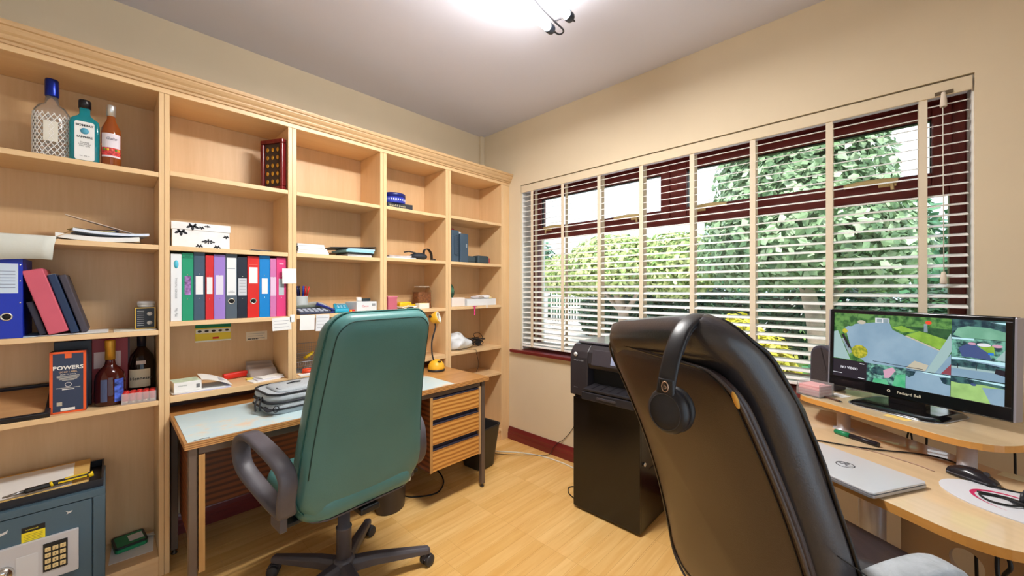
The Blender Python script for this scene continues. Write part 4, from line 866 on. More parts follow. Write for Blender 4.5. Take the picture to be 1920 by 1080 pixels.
mt = tag(MB().box(.196, 1.415, 1.836, 2.258, .0, .0016).build('desk_mat', None or pl(200, 222, 226, .4)), 'pale blue printed map mat covering the old desk top', 'desk mat')
mt.location = (0, 0, DT + .0003)
def map_mat():
    m = bpy.data.materials.new('map_print'); m.use_nodes = True; N, K = m.node_tree.nodes, m.node_tree.links; b = N['Principled BSDF']; b.inputs['Roughness'].default_value = .28
    tc = N.new('ShaderNodeTexCoord'); nz = N.new('ShaderNodeTexNoise'); nz.inputs['Scale'].default_value = 4.5; nz.inputs['Detail'].default_value = 8; nz.inputs['Roughness'].default_value = .62
    K.new(tc.outputs['Object'], nz.inputs['Vector']); rp = N.new('ShaderNodeValToRGB'); e = rp.color_ramp.elements
    e[0].position = .50; e[0].color = L(196, 220, 226); e[1].position = .62; e[1].color = L(226, 208, 186); q = e.new(.56); q.color = L(206, 222, 222); q = e.new(.75); q.color = L(216, 186, 162)
    K.new(nz.outputs['Fac'], rp.inputs['Fac']); K.new(rp.outputs['Color'], b.inputs['Base Color']); return m
mt.data.materials[0] = map_mat()
MB().box(.215, .262, 1.842, 1.847, .0016, .0019).build('scale_bar', M_INK, mt)

# laptop bag on the mat
M_BAG = mat('grey_heather_fabric', L(178, 186, 192), .85, var=.12, vscale=260, bump=.4, bscale=400); M_ZIP = pl(36, 38, 44, .6)
t = thing('laptop_bag', 'soft light grey laptop bag with black zips on the desk mat', 'bag', (.655, 2.075, DT + .002), R(4))
t.scale = (1.04, 1.04, 1.14)
def soft(w, d, h, z, r=.06, k=6, lift=.0):
    rings = []
    for q in range(k + 1):
        u = q / k; s = .93 + .07 * math.sin(PI * min(1, max(0, u))) ** .6
        rings.append([(x * s, y * s, z + h * u) for x, y in rrect(-w, w, -d, d, r, 6)])
    return rings
MB().loft(soft(.175, .125, .048, 0)).build('main_compartment', M_BAG, t); MB().loft(soft(.172, .122, .034, .044)).build('front_compartment', M_BAG, t)
MB().loft([[(x * s, y * s - .005, .077 + z) for x, y in rrect(-.13, .15, -.085, .09, .03, 5)] for s, z in ((1, 0), (1, .006), (.96, .011), (.5, .013))]).build('front_pocket', M_BAG, t)
for z, s in ((.046, 1.004), (.022, 1.012), (.078, .97)): MB().tube([(x * s, y * s, z) for x, y in rrect(-.173, .173, -.123, .123, .06, 4)], .0042, n=6, sub=2, closed=True).build('zip', M_ZIP, t)
MB().tube([(-.15, -.118, .026), (-.172, -.105, .02), (-.176, -.075, .03)], 0, n=8, flat=(.011, .003), up=(0, 0, 1)).build('strap_tab', M_ZIP, t)
MB().lathe([(.010, 0), (.013, .002), (.010, .004)], 16, M=Matrix.Translation((-.155, -.135, .03)) @ Matrix.Rotation(R(90), 4, 'X')).build('d_ring', pl(40, 42, 46, .4, .5), t)
MB().tube([(-.178, -.01, .06), (-.196, -.02, .04), (-.2, -.035, .012)], 0, n=8, flat=(.0025, .006), up=(0, 1, 0)).build('zip_pull', M_ZIP, t); MB().tube([(-.172, -.03, .062), (-.188, -.05, .04), (-.19, -.06, .016)], 0, n=8, flat=(.0025, .005), up=(0, 1, 0)).build('zip_pull', M_ZIP, t)
MB().tube([(-.06, .01, .091), (-.03, .0, .096), (-.0, .012, .092)], .003, n=6).build('pocket_loop', M_ZIP, t)
MB().tube([(-.12, -.04, .089), (-.09, -.075, .085), (.12, -.08, .084)], .003, n=6).build('pocket_zip', M_ZIP, t)

# yellow desk lamp
M_YEL = pl(236, 178, 44, .4)
t = thing('desk_lamp', 'small yellow desk lamp with black gooseneck by the green chair', 'lamp', (1.552, 2.215, DT + .0005))
MB().lathe([(0, 0), (.056, 0), (.058, .004), (.058, .014), (0, .014)], 28).build('base_ring', pl(40, 34, 30, .5), t)
MB().lathe([(.057, .0145), (.058, .02), (.052, .045), (.040, .062), (.024, .074), (.01, .078), (0, .078)], 28).build('base', M_YEL, t)
MB().box(-.010, .010, -.058, -.04, .05, .062, M=Matrix.Rotation(R(-14), 4, 'X')).build('switch', pl(60, 46, 20, .5), t, bevel=.002)
MB().tube([(-.02, 0, .072), (-.034, .0, .12), (-.036, .0, .20), (-.018, .0, .262), (-.006, .0, .30), (-.008, .004, .325)], .0052, n=8).build('gooseneck', pl(40, 42, 46, .4), t)
HM = Matrix.Translation((.004, .004, .362)) @ Euler((R(72), R(0), R(38))).to_matrix().to_4x4()
MB().lathe([(0, -.042), (.024, -.04), (.036, -.02), (.042, .004), (.044, .018), (.038, .018), (.034, .0), (0, -.02)], 26, M=HM).build('lamp_shade', M_YEL, t)
MB().lathe([(.030, .008), (.0395, .008), (.0395, .0185), (.030, .0185)], 26, M=HM).build('ring_tube', pl(240, 240, 228, .3), t)
MB().ell((0, 0, .002), (.020, .020, .012), 14, 8, M=HM).build('bulb', pl(206, 210, 206, .2), t)
MB().ell((-.05, .0, .375), (.010, .010, .010), 12, 8).build('pivot_knob', M_BLACK, t); MB().cyl((-.05, .0, .375), (-.02, .003, .366), .003, n=8).build('pivot_pin', M_BLACK, t)

# waste bins and cables
t = thing('waste_bin', 'dark grey oval waste bin with white tag beside green chair', 'bin', (1.122, 2.055, 0), R(20))
pr_ = [(0, 0), (.085, 0), (.09, .006), (.108, .27), (.112, .276), (.112, .284), (.106, .284), (.104, .27), (.086, .012), (0, .010)]
MB().lathe(pr_, 32, sy=.8).build('bin_body', pl(62, 54, 54, .45), t)
MB().tube([(.06, -.083, .20), (.062, -.088, .17), (.06, -.086, .145)], 0, n=10, flat=(.013, .003), up=(0, 1, 0)).build('tag', M_WHITE, t)
t = thing('waste_bin', 'black tapered waste bin beyond the right desk leg', 'bin', (1.836, 2.10, 0), R(6))
rb = lambda a, b_, z: [(x, y, z) for x, y in rrect(-a, a, -b_, b_, .04, 5)]
MB().loft([rb(.075, .085, 0), rb(.082, .092, .006), rb(.112, .122, .285), rb(.117, .127, .29), rb(.117, .127, .297), rb(.109, .119, .297), rb(.106, .116, .285), rb(.076, .086, .012)], cap1=True).build('bin_body', pl(38, 36, 36, .4), t)
def cable(name, label, pts, r=.0032, m=None, cat='cable'): return tag(MB().tube(pts, r, n=8, sub=8).build(name, m or M_CABLE), label, cat)
cable('power_cable', 'black cable looping on the floor under the drawers', [(1.20, 2.36, .35), (1.26, 2.30, .05), (1.24, 2.12, .004), (1.30, 2.03, .004), (1.40, 1.99, .004), (1.50, 2.06, .004), (1.56, 2.18, .004), (1.58, 2.30, .004)], .0045)
cable('white_cable', 'white cable running along the floor to the filing cabinet', [(2.02, 2.26, .02), (2.06, 2.2, .004), (2.10, 2.13, .004), (2.19, 2.0, .004), (2.255, 1.82, .004), (2.26, 1.60, .004), (2.20, 1.42, .004), (2.27, 1.33, .004)], .005, pl(226, 220, 204, .5))
cable('thin_cable', 'thin dark cable crossing the white one and climbing the wall', [(1.99, 2.26, .003), (2.02, 2.17, .003), (2.10, 2.02, .012), (2.19, 1.92, .013), (2.30, 1.83, .006), (2.318, 1.80, .06), (2.334, 1.765, .105), (2.343, 1.72, .14), (2.343, 1.64, .24), (2.342, 1.58, .36), (2.342, 1.50, .50)], .0022)
cable('cable_loop', 'small loop of black cable at the cabinet corner', [(1.93, 1.33, .004), (1.96, 1.40, .004), (2.02, 1.44, .004), (2.06, 1.40, .004), (2.02, 1.34, .004)], .003)
t = thing('plug_adaptor', 'white plug adaptor lying on the floor by the black bin', 'plug', (2.00, 2.19, 0)); MB().box(-.03, .03, -.02, .02, 0, .035).build('body', M_WHITE, t, bevel=.004); MB().box(-.012, .012, -.034, -.02, .01, .026).build('prong_block', pl(150, 140, 120, .4), t, bevel=.002)

# ---------------------------------------------------------------- office chairs
def cushion(outline, warp, depth, k=5, edge=.5, back=0.0):
    """A padded slab: outline rings swept over the edge; warp(u, v, d) places a point."""
    cu = sum(p[0] for p in outline) / len(outline); cv = sum(p[1] for p in outline) / len(outline)
    rings = []
    def add(s, d): rings.append([warp(cu + (u - cu) * s, cv + (v - cv) * s, d) for u, v in outline])
    for s in (.02, .3, .55, .75): add(s, -back * (1 - s * s))
    for j in range(k + 1):
        a = PI * j / k
        add(1 - edge * (1 - math.sin(a)) * .16, depth * .5 * (1 - math.cos(a)))
    for s in (.75, .55, .3, .02): add(s, depth * (1 + .12 * (1 - s * s)))
    return MB().loft(rings)

def caster_star(root, m, n_off=0.0, rad=.34, hub_z=.085):
    st = MB().lathe([(0, .052), (.030, .052), (.042, .06), (.042, .125), (.034, .135), (0, .135)], 20).build('base_hub', m, root)
    lg = MB(); T = [(.03, .098, .026, .026), (.12, .098, .024, .022), (rad - .04, .078, .019, .016), (rad + .012, .072, .017, .014), (rad + .022, .068, .012, .008)]
    lg.loft([[(x, a * w_, z + b_ * h) for a, b_ in ((-1, -1), (1, -1), (1, .4), (.6, 1), (-.6, 1), (-1, .4))] for x, z, w_, h in T], smooth=False)
    leg_me = lg.mesh('base_leg', m, .003)
    cs = MB()
    for y in (-.015, .015): cs.lathe([(0, -.011), (.021, -.011), (.0245, -.008), (.0245, .008), (.021, .011), (0, .011)], 18, M=Matrix.Translation((.012, y, .0245)) @ Matrix.Rotation(R(90), 4, 'X'))
    cs.cyl((.012, -.024, .0245), (.012, .024, .0245), .006, n=10); cs.cyl((0, 0, .03), (0, 0, .062), .008, n=10)
    hood = MB(); hood.loft([[(.012 + .027 * math.cos(a), y, .0245 + .027 * math.sin(a)) for a in [R(20 + 20 * q) for q in range(8)]] + [(.012, y, .03)] for y in (-.012, .012)], smooth=False)
    cs_me = cs.mesh('caster', pl(52, 50, 52, .4)); hd_me = hood.mesh('caster_hood', m)
    for k in range(5):
        a = n_off + 2 * PI * k / 5
        o = bpy.data.objects.new('base_leg', leg_me); COL.objects.link(o); o.parent = root; o.rotation_euler = (0, 0, a)
        c = bpy.data.objects.new('caster', cs_me); COL.objects.link(c); c.parent = root; c.location = (rad * math.cos(a), rad * math.sin(a), 0); c.rotation_euler = (0, 0, a + .7 * math.sin(3 * k + 1))
        h = bpy.data.objects.new('caster_hood', hd_me); COL.objects.link(h); h.parent = c

# green fabric chair
M_GRN = mat('worn_green_vinyl', L(80, 127, 125), .36, var=.05, vscale=5, bump=.10, bscale=220)
M_PLAS = mat('worn_grey_plastic', L(84, 80, 86), .42, var=.10, vscale=14, bump=.1, bscale=150)
FA = math.atan2(.998, -.068)
gc = thing('swivel_chair', 'high-backed green vinyl swivel chair seen from behind at the old desk', 'chair', (.685, 1.645, 0), FA)
caster_star(gc, M_PLAS, math.atan2(1.527 - 1.66, .974 - .665) - FA, .34)
MB().lathe([(0, .13), (.030, .13), (.030, .255), (.0315, .257), (.0315, .263), (.024, .265), (.024, .42), (0, .42)], 18).build('gas_column', M_PLAS, gc)
MB().box(-.12, .10, -.075, .075, .405, .432).build('seat_plate', M_BLACK, gc, bevel=.006)
seat_o = rrect(-.215, .25, -.235, .235, .09, 7)
cushion(seat_o, lambda u, v, d: (u, v, .515 - d - .0 + .012 * math.cos(v * 6) - .04 * max(0, u - .17) ** 1.3), .085, back=-.01).build('seat', M_GRN, gc)
MB().prism(rrect(-.20, .22, -.215, .215, .08), .431, .437).build('seat_pan', M_PLAS, gc)
def bk_out(w0, w1, h0, h1, r0, r1):
    pts = []
    for cx, cz, r, a in ((w1 - r1, h1 - r1, r1, 0), (-w1 + r1, h1 - r1, r1, 90), (-w0 + r0, h0 + r0, r0, 180), (w0 - r0, h0 + r0, r0, 270)):
        for k in range(8): t_ = R(a + 90 * k / 7); pts.append((cx + r * math.cos(t_), cz + r * math.sin(t_)))
    out = []
    for i in range(len(pts)):
        a, b_ = Vector(pts[i]), Vector(pts[(i + 1) % len(pts)]); n_ = max(1, int((b_ - a).length / .05))
        for k in range(n_): out.append(tuple(a + (b_ - a) * k / n_))
    return out
GB0, GB1 = .432, 1.185
go = bk_out(.255, .205, GB0, GB1, .115, .075)
def gwarp(u, v, d):
    q = (v - GB0) / (GB1 - GB0)
    return (-.205 - .155 * q + .03 * math.sin(PI * q) + d + .10 * u * u, u, v)
gb = cushion(go, gwarp, .125, back=.010, edge=.55).build('backrest', M_GRN, gc)
ins = [( u * .925, GB0 + .022 + (v - GB0) * .932) for u, v in go]
_lo = [i for i, p in enumerate(ins) if p[1] < GB0 + .13]
_sp = ins[max(_lo) + 1:] + ins[:min(_lo)]
MB().tube([gwarp(u, v, .002) for u, v in _sp[::2]], .0022, n=5, sub=3).build('seam_piping', pl(26, 62, 58, .6), gb)
MB().tube([gwarp(u, v, .042) for u, v in [(u * 1.002, v) for u, v in go[::2]]], .003, n=5, sub=3, closed=True).build('edge_piping', pl(38, 92, 86, .5), gb)
MB().box(-.215, -.10, -.04, .04, .40, .425).build('back_bracket', M_BLACK, gc, bevel=.006)
def arm_loop(root, pts, m, y, w, th, name='armrest'):
    return MB().tube([(x, y + dy, z) for x, dy, z in pts], 0, n=12, sub=5, closed=True, flat=(w, th), up=(0, 1, 0)).build(name, m, root)
for s in (1, -1):
    sh_ = 0 if s > 0 else .05
    MB().tube([(x, s * (dy - sh_), z) for x, dy, z in ((-.175, .285, .505), (-.195, .295, .55), (-.20, .290, .62), (-.17, .298, .672), (-.06, .322, .722), (.02, .335, .738), (.08, .343, .712), (.095, .342, .655), (.065, .335, .60), (-.04, .305, .535), (-.12, .285, .50))], 0, n=12, sub=4, closed=True, flat=(.013, .030), up=(0, 1, 0)).build('armrest', M_PLAS, gc)
    MB().box(-.15, -.06, min(s * (.273 - sh_), s * (.297 - sh_)), max(s * (.273 - sh_), s * (.297 - sh_)), .43, .52).build('arm_bracket', M_PLAS, gc, bevel=.004)
    MB().box(-.12, -.06, min(s * .06, s * .29), max(s * .06, s * (.29 - sh_)), .424, .438).build('arm_bracket', M_BLACK, gc, bevel=.003)
# ---------------------------------------------------------------- filing cabinet and printer
M_CABB = mat('black_lacquer', L(20, 16, 15), .22, spec=.6)
t = thing('filing_cabinet', 'glossy black filing cabinet carrying the printer under the window', 'cabinet', (1.875, 1.095, 0))
MB().box(.0, .44, -.2025, .2025, .012, .645).build('carcass', M_CABB, t, bevel=.004)
MB().box(.012, .43, -.19, .19, 0, .012).build('plinth', M_BLACK, t)
fp = MB().box(-.014, -.0005, -.2025, .2025, .014, .642).build('front_panel', M_CABB, t, bevel=.003)
MB().box(-.002, .442, -.204, .204, .645, .660).build('top_panel', M_CABB, t, bevel=.003)
for z in (.31, .56): MB().box(.10, .34, -.2035, -.2025, z, z + .008).build('side_groove', pl(12, 10, 10, .5), t)
MB().cyl((.03, -.212, .36), (.03, -.204, .36), .010, n=14).build('side_bolt', M_CHROME, t)

M_PRN = mat('charcoal_printer_plastic', L(46, 42, 46), .35, bump=.05, bscale=400)
t = thing('printer', 'charcoal inkjet printer with paper tray on top of the filing cabinet', 'printer', (1.84, 1.06, .6605))
prof = [(0.0, 0.03), (0, .225), (.012, .262), (.05, .292), (.40, .292), (.412, .28), (.412, 0), (.06, 0), (.06, .03)]
# main body: left cheek, right cheek, upper bridge, back block
for y0_, y1_ in ((.128, .245), (-.245, -.19)):
    MB().prism([(-x, z) for x, z in [(p[0], p[1]) for p in [(0, 0), (0, .215), (.008, .25), (.045, .284), (.10, .290), (.12, .290), (.12, 0)]]], y0_, y1_, M=Matrix(((-1, 0, 0, 0), (0, 0, 1, 0), (0, 1, 0, 0), (0, 0, 0, 1)))).build('side_cheek', M_PRN, t, bevel=.006)
MB().box(.120, .412, -.245, .245, 0, .288).build('rear_body', M_PRN, t, bevel=.008)
MB().prism([(0.012, .16), (.0, .19), (.006, .25), (.045, .284), (.12, .290), (.12, .15)], -.19, .128, M=Matrix(((1, 0, 0, 0), (0, 0, 1, 0), (0, 1, 0, 0), (0, 0, 0, 1)))).build('upper_bridge', M_PRN, t, bevel=.004)
MB().box(.05, .395, -.225, .225, .2895, .302).build('scanner_lid', pl(96, 94, 100, .25), t, bevel=.006)
MB().box(.10, .33, -.20, -.02, .302, .316).build('feeder_tray', M_PRN, t, bevel=.004)
cp = MB().box(-.012, .006, -.165, .10, .175, .262, M=Matrix.Rotation(R(14), 4, 'Y') @ Matrix.Translation((-.045, 0, .0))).build('control_panel', pl(58, 54, 60, .3), t, bevel=.004)
MB().box(-.0145, -.012, -.10, -.02, .190, .245, M=Matrix.Rotation(R(14), 4, 'Y') @ Matrix.Translation((-.045, 0, .0))).build('touch_screen', pl(150, 160, 190, .15), cp)
MB().box(.02, .119, -.19, .128, .0, .05).build('tray_housing', pl(30, 28, 30, .4), t, bevel=.002)
MB().box(.06, .119, -.188, .126, .051, .149).build('output_slot', pl(14, 14, 16, .6), t)
MB().box(-.055, .06, -.17, .118, .055, .068, M=Matrix.Rotation(R(-4), 4, 'Y')).build('output_tray', pl(40, 38, 42, .35), t, bevel=.003)
for k in range(5): MB().box(-.04, .055, -.13 + k * .05, -.124 + k * .05, .068, .070, M=Matrix.Rotation(R(-4), 4, 'Y')).build('tray_rib', pl(28, 27, 30, .5), t)
pt = MB().box(-.062, .019, -.175, .128, .004, .046).build('paper_tray', pl(40, 38, 42, .35), t, bevel=.004); MB().box(-.068, -.0625, -.08, .03, .02, .032).build('tray_handle', pl(64, 60, 64, .35), pt, bevel=.002)
M_ = Matrix.Translation((-.0005, .207, .243)) @ Matrix.Rotation(R(-90), 4, 'Y')
MB().lathe([(0, 0), (.012, 0), (.012, .0015), (0, .0015)], 22, M=Matrix.Translation((-.002, .205, .232)) @ Matrix.Rotation(R(-82), 4, 'Y')).build('round_badge', pl(214, 212, 210, .4), t)
text('hp', .013, pl(60, 60, 64, .5), t, (-.0045, .205, .232), (R(90), 0, R(-90)), shear=.2)
text('Officejet Pro 8600', .010, pl(160, 160, 165, .5), t, (-.0008, .187, .198), (R(90), 0, R(-90)), sx=.85); text('Premium', .007, pl(140, 140, 146, .5), t, (-.0008, .205, .045), (R(90), 0, R(-90)))

# ---------------------------------------------------------------- computer desk (local x runs along its front, local y towards the sitter)
DA = R(59); PX, PY = 2.049, .265
dx_, dy_ = -math.cos(DA), -math.sin(DA)
DROT = math.atan2(dy_, dx_)            # local +x
# local axes: +x = along the desk away from the window corner, -y = towards the sitter
def W(s, t_, z=0): nx, ny = -math.sin(DA), math.cos(DA); return (PX + s * dx_ + t_ * nx, PY + s * dy_ + t_ * ny, z)
M_BEECH = mat('beech_laminate_top', L(232, 204, 164), .2, var=.04, vscale=5, stretch=(.6, 8, 8), spec=.6, coat=.6)
M_BEDGE = wood('beech_edge', L(206, 142, 64), L(222, 160, 82), 'x', 1.0, .35)
M_ALU = pl(204, 204, 210, .36, .35)
cd = thing('computer_desk', 'two-tier beech computer desk on silver tubular legs at the window', 'desk', (PX, PY, 0), DROT)
LT, UT = .70, .81
def smooth_poly(P, sub=6): return [(v.x, v.y) for v in spline([Vector((x, y, 0)) for x, y in P], sub, True)]
def corner_poly(P, n=6):
    """Polygon with given corner radii: P = [(x, y, r)]."""
    out = []
    for i, (x, y, r) in enumerate(P):
        a, b_ = Vector(P[i - 1][:2]), Vector(P[(i + 1) % len(P)][:2]); p = Vector((x, y))
        da, db = (a - p).normalized(), (b_ - p).normalized()
        if r <= 0: out.append((x, y)); continue
        p0, p1 = p + da * r, p + db * r
        for k in range(n + 1):
            u = k / n; q = p0 * (1 - u) ** 2 + p * (2 * u * (1 - u)) + p1 * u * u; out.append((q.x, q.y))
    return out
def slab(name, poly, z0, z1):
    o = MB().prism(poly, z0 + .001, z1 - .0012).build(name, M_BEDGE, cd)
    MB().prism([(x, y) for x, y in poly], z1 - .0012, z1).build(name + '_surface', M_BEECH, o)
    return o
mir = lambda P: [(s, t_, r) for s, t_, r in P]
# (s, t): t towards the sitter is local -y because local +y points to the window side
loc = lambda s, t_: (s, -t_)
dn = (-math.sin(DA), math.cos(DA)); ly = (-math.sin(DROT), math.cos(DROT)); SG = 1 if dn[0] * ly[0] + dn[1] * ly[1] > 0 else -1
loc = lambda s, t_: (s, SG * t_)
low = corner_poly([loc(-.05, -.265) + (.02,), loc(.55, -.150) + (.02,), loc(.80, -.10) + (.06,), loc(.835, .19) + (.11,), loc(.755, .392) + (.105,), loc(.45, .388) + (.1,), loc(-.30, .40) + (.05,), loc(-.32, -.10) + (.03,)], 8)
up = corner_poly([loc(-.115, -.205) + (.03,), loc(-.01, -.298) + (.03,), loc(.08, -.345) + (.04,), loc(.40, -.395) + (.05,), loc(.60, -.36) + (.12,), loc(.575, .02) + (.13,), loc(.0, .0) + (.05,)], 8)
slab('lower_top', low, LT - .025, LT); slab('upper_top', up, UT - .022, UT)
for s, t_ in ((.127, -.075), (.492, -.055)):
    x, y = loc(s, t_); MB().lathe([(0, LT + .0003), (.034, LT + .0003), (.034, LT + .004), (.0215, LT + .006), (.0215, UT - .0225), (0, UT - .0225)], 26, (x, y, 0)).build('shelf_post', M_ALU, cd)
for s, t_ in ((.26, -.02), (.70, .05)):
    x, y = loc(s, t_); lg_ = MB().lathe([(0, .01), (.0385, .01), (.0385, LT - .026), (0, LT - .026)], 28, (x, y, 0)).build('leg', M_ALU, cd); MB().lathe([(0, 0), (.045, 0), (.045, .0098), (0, .0098)], 28, (x, y, 0)).build('foot', pl(60, 60, 64, .4), lg_)
x0_, y0_ = loc(.30, -.10); x1_, y1_ = loc(.78, -.085)
M_GREYP = pl(172, 152, 132, .5)
def ring_panel():
    """Modesty board with two round cable openings."""
    bm = bmesh.new(); W_, H_ = .50, .58
    holes = [(.17, .47), (.17, .30)]; r = .042
    mb = MB(); cols = [(0, .10), (.10, .24), (.24, W_)]
    for a, b_ in (cols[0], cols[2]): mb.box(a, b_, 0, .016, 0, H_)
    zs_ = [0, .23, .37, .40, .54, H_]
    mb.box(.10, .24, 0, .016, 0, .23); mb.box(.10, .24, 0, .016, .37, .40); mb.box(.10, .24, 0, .016, .54, H_)
    for cx, cz in holes:
        q = 24; sq = []
        for k in range(q):
            a = 2 * PI * k / q; c, s_ = math.cos(a), math.sin(a); m_ = .07 / max(abs(c), abs(s_)); sq.append(((cx + r * c, cz + r * s_), (cx + m_ * c, cz + m_ * s_)))
        for k in range(q):
            (a0, b0), (a1, b1) = sq[k], sq[(k + 1) % q]
            for y in (0, .016): mb.add([(a0[0], y, a0[1]), (a1[0], y, a1[1]), (b1[0], y, b1[1]), (b0[0], y, b0[1])], [(0, 1, 2, 3)])
            mb.add([(a0[0], 0, a0[1]), (a1[0], 0, a1[1]), (a1[0], .016, a1[1]), (a0[0], .016, a0[1])], [(0, 1, 2, 3)])
    bm.free(); return mb
rp = ring_panel().build('modesty_panel', M_GREYP, cd, recalc=True, loc=(x0_, y0_, .09))
bx_, by_ = loc(.795, -.06); MB().box(bx_ - .01, bx_ + .008, min(by_, by_ + SG * .26), max(by_, by_ + SG * .26), .0, LT - .026).build('end_panel', pl(176, 168, 160, .5), cd, bevel=.002)

# things on the computer desk
def on(name, label, cat, s, t_, z, rz=0, rot=None, group=None): x, y, _ = W(s, t_); return thing(name, label, cat, (x, y, z), DROT + rz, group)
# sitter's side is local SG*y; make a frame whose -y faces the sitter
FLIP = PI if SG > 0 else 0             # turn things so that their local -y faces the sitter
lt = on('laptop', 'closed silver laptop lying near the front of the computer desk', 'laptop', .372, .312, LT + .0005, FLIP + R(1))
M_LAP = pl(216, 218, 224, .25, .25)
MB().prism(rrect(-.163, .163, -.112, .112, .012), .003, .011).build('base', pl(176, 176, 180, .35, .6), lt, bevel=.001)
MB().prism(rrect(-.162, .162, -.111, .111, .012), .0118, .0185).build('lid', M_LAP, lt, bevel=.0025)
MB().box(-.15, .15, .1085, .1125, .006, .012).build('hinge', pl(60, 60, 64, .4), lt, bevel=.001)
for k in range(3): MB().box(-.1635, -.1625, .0 + k * .022, .012 + k * .022, .005, .0085).build('port', pl(30, 30, 32, .5), lt)
for sx_ in (-.13, .13):
    for sy_ in (-.09, .09): MB().cyl((sx_, sy_, 0), (sx_, sy_, .0035), .006, n=10).build('rubber_foot', M_BLACK, lt)
lg = MB().lathe([(.0205, .0185), (.0235, .0185), (.0235, .0190), (.0205, .0190)], 32, (.02, .005, 0)).build('logo', pl(70, 70, 78, .3), lt)
text('hp', .036, pl(70, 70, 78, .3), lg, (.02, .007, .0189), (0, 0, PI), name='logo_letters', shear=.28)

mp_ = on('mouse_pad', 'oval pale grey mouse pad with magenta swirl on the desk', 'mouse pad', .655, .09, LT + .0004, FLIP)
ov = [(.145 * math.cos(2 * PI * k / 40), .105 * math.sin(2 * PI * k / 40)) for k in range(40)]
MB().prism(ov, 0, .0025).build('pad', pl(220, 222, 230, .6), mp_)
sw = MB(); sw.loft([[(.085 * math.cos(a) * (1 - w_), .062 * math.sin(a) * (1 - w_), .0027) for w_ in (0, .13 * math.sin((a - .4) / 4.4 * PI) + .012)] for a in [.4 + 4.4 * k / 30 for k in range(31)]], closed=False); sw.build('swirl', pl(206, 40, 100, .5), mp_)
text('Mont d Office', .012, pl(130, 132, 140, .6), mp_, (.075, .064, .0027), (0, 0, R(180)))
cb = on('usb_cable_end', 'black charging cable coiled on the oval mouse pad', 'cable', .655, .09, LT + .003, FLIP)
MB().tube([(.0, .0, .003), (-.03, .01, .003), (-.06, -.02, .003), (-.03, -.045, .003), (.0, -.03, .004), (.01, -.005, .006), (-.02, .02, .004), (-.07, -.01, .003)], .0026, n=6).build('coil', M_CABLE, cb)
MB().box(-.012, .022, -.008, .006, .003, .013).build('plug', pl(34, 34, 38, .4), cb, bevel=.003)
MB().tube([(.008, .0, .012), (.006, .006, .03), (.02, .02, .06), (.055, .035, .068), (.09, .045, .045), (.13, .05, .01)], .0032, n=8).build('lead', pl(56, 56, 62, .4), cb); MB().cyl((.008, .001, .012), (.0065, .007, .036), .006, .0045, 10).build('strain_relief', pl(44, 44, 50, .4), cb)
ms = on('mouse', 'black computer mouse lying beside the oval pad', 'mouse', .53, .004, LT + .0003, FLIP)
ms.scale = (.86, .86, .86)
mm = MB(); rg = []
for x, w_, h in ((-.062, .008, .010), (-.055, .024, .020), (-.03, .031, .033), (.0, .031, .038), (.03, .029, .031), (.054, .024, .018), (.064, .012, .009)): rg.append([(x, w_ * math.cos(PI * k / 8), .004 + h * math.sin(PI * k / 8) ** .7) for k in range(9)] + [(x, -w_ * .9, 0.001), (x, w_ * .9, 0.001)])
mm.loft(rg).build('shell', pl(34, 32, 38, .22), ms); MB().box(-.05, .05, -.0315, .0315, .010, .0115).build('side_seam', pl(90, 90, 100, .4), ms, bevel=.0003, seg=1); MB().cyl((.035, -.004, .032), (.035, .004, .032), .008, n=14).build('scroll_wheel', pl(60, 60, 66, .5), ms)
pt_ = on('sticky_note', 'pale yellow sticky note at the right rear of the lower desk', 'note', .553, -.135, LT + .0004, FLIP + R(8)); MB().box(-.025, .025, -.02, .03, 0, .001).build('sheet', pl(236, 232, 196, .7), pt_)
mk = on('marker_pen', 'black marker pen with green cap on the lower desk', 'pen', .222, .004, LT + .0095, FLIP + PI + R(2))
MB().cyl((-.072, 0, 0), (.018, 0, 0), .0088, n=16).build('barrel', pl(34, 28, 36, .35), mk); MB().cyl((.018, 0, 0), (.068, 0, 0), .0093, .0085, 16).build('green_cap', pl(20, 130, 86, .35), mk); MB().ell((.068, 0, 0), (.005, .0084, .0084), 12, 8).build('cap_end', pl(20, 130, 86, .35), mk)
text('Sharpener', .009, pl(210, 210, 216, .5), mk, (-.035, -.0092, .002), (R(80), 0, 0))
cw = lambda pts: [W(s, t_, z) for s, t_, z in pts]
cable('mouse_cable', 'thin black mouse cable trailing across the lower computer desk', cw([(-.05, .24, LT + .0042), (.10, .20, LT + .0042), (.17, .172, LT + .0042), (.27, .09, LT + .0042), (.325, .018, LT + .0042), (.37, -.055, LT + .0042), (.42, -.09, LT + .004), (.47, -.075, LT + .0042), (.475, -.015, LT + .012)]), .0026)
cable('grey_cable', 'faint brown cable between laptop and desk post', cw([(.26, .10, LT + .002), (.317, .062, LT + .002), (.38, .052, LT + .002), (.43, .045, LT + .002), (.47, .05, LT + .002)]), .0018, pl(170, 140, 120, .5))
cable('lead', 'black lead leaving the mouse pad along the desk edge', cw([(.575, .03, LT + .01), (.61, .0, LT + .0042), (.66, -.04, LT + .0042), (.72, -.06, LT + .0042)]), .0026)

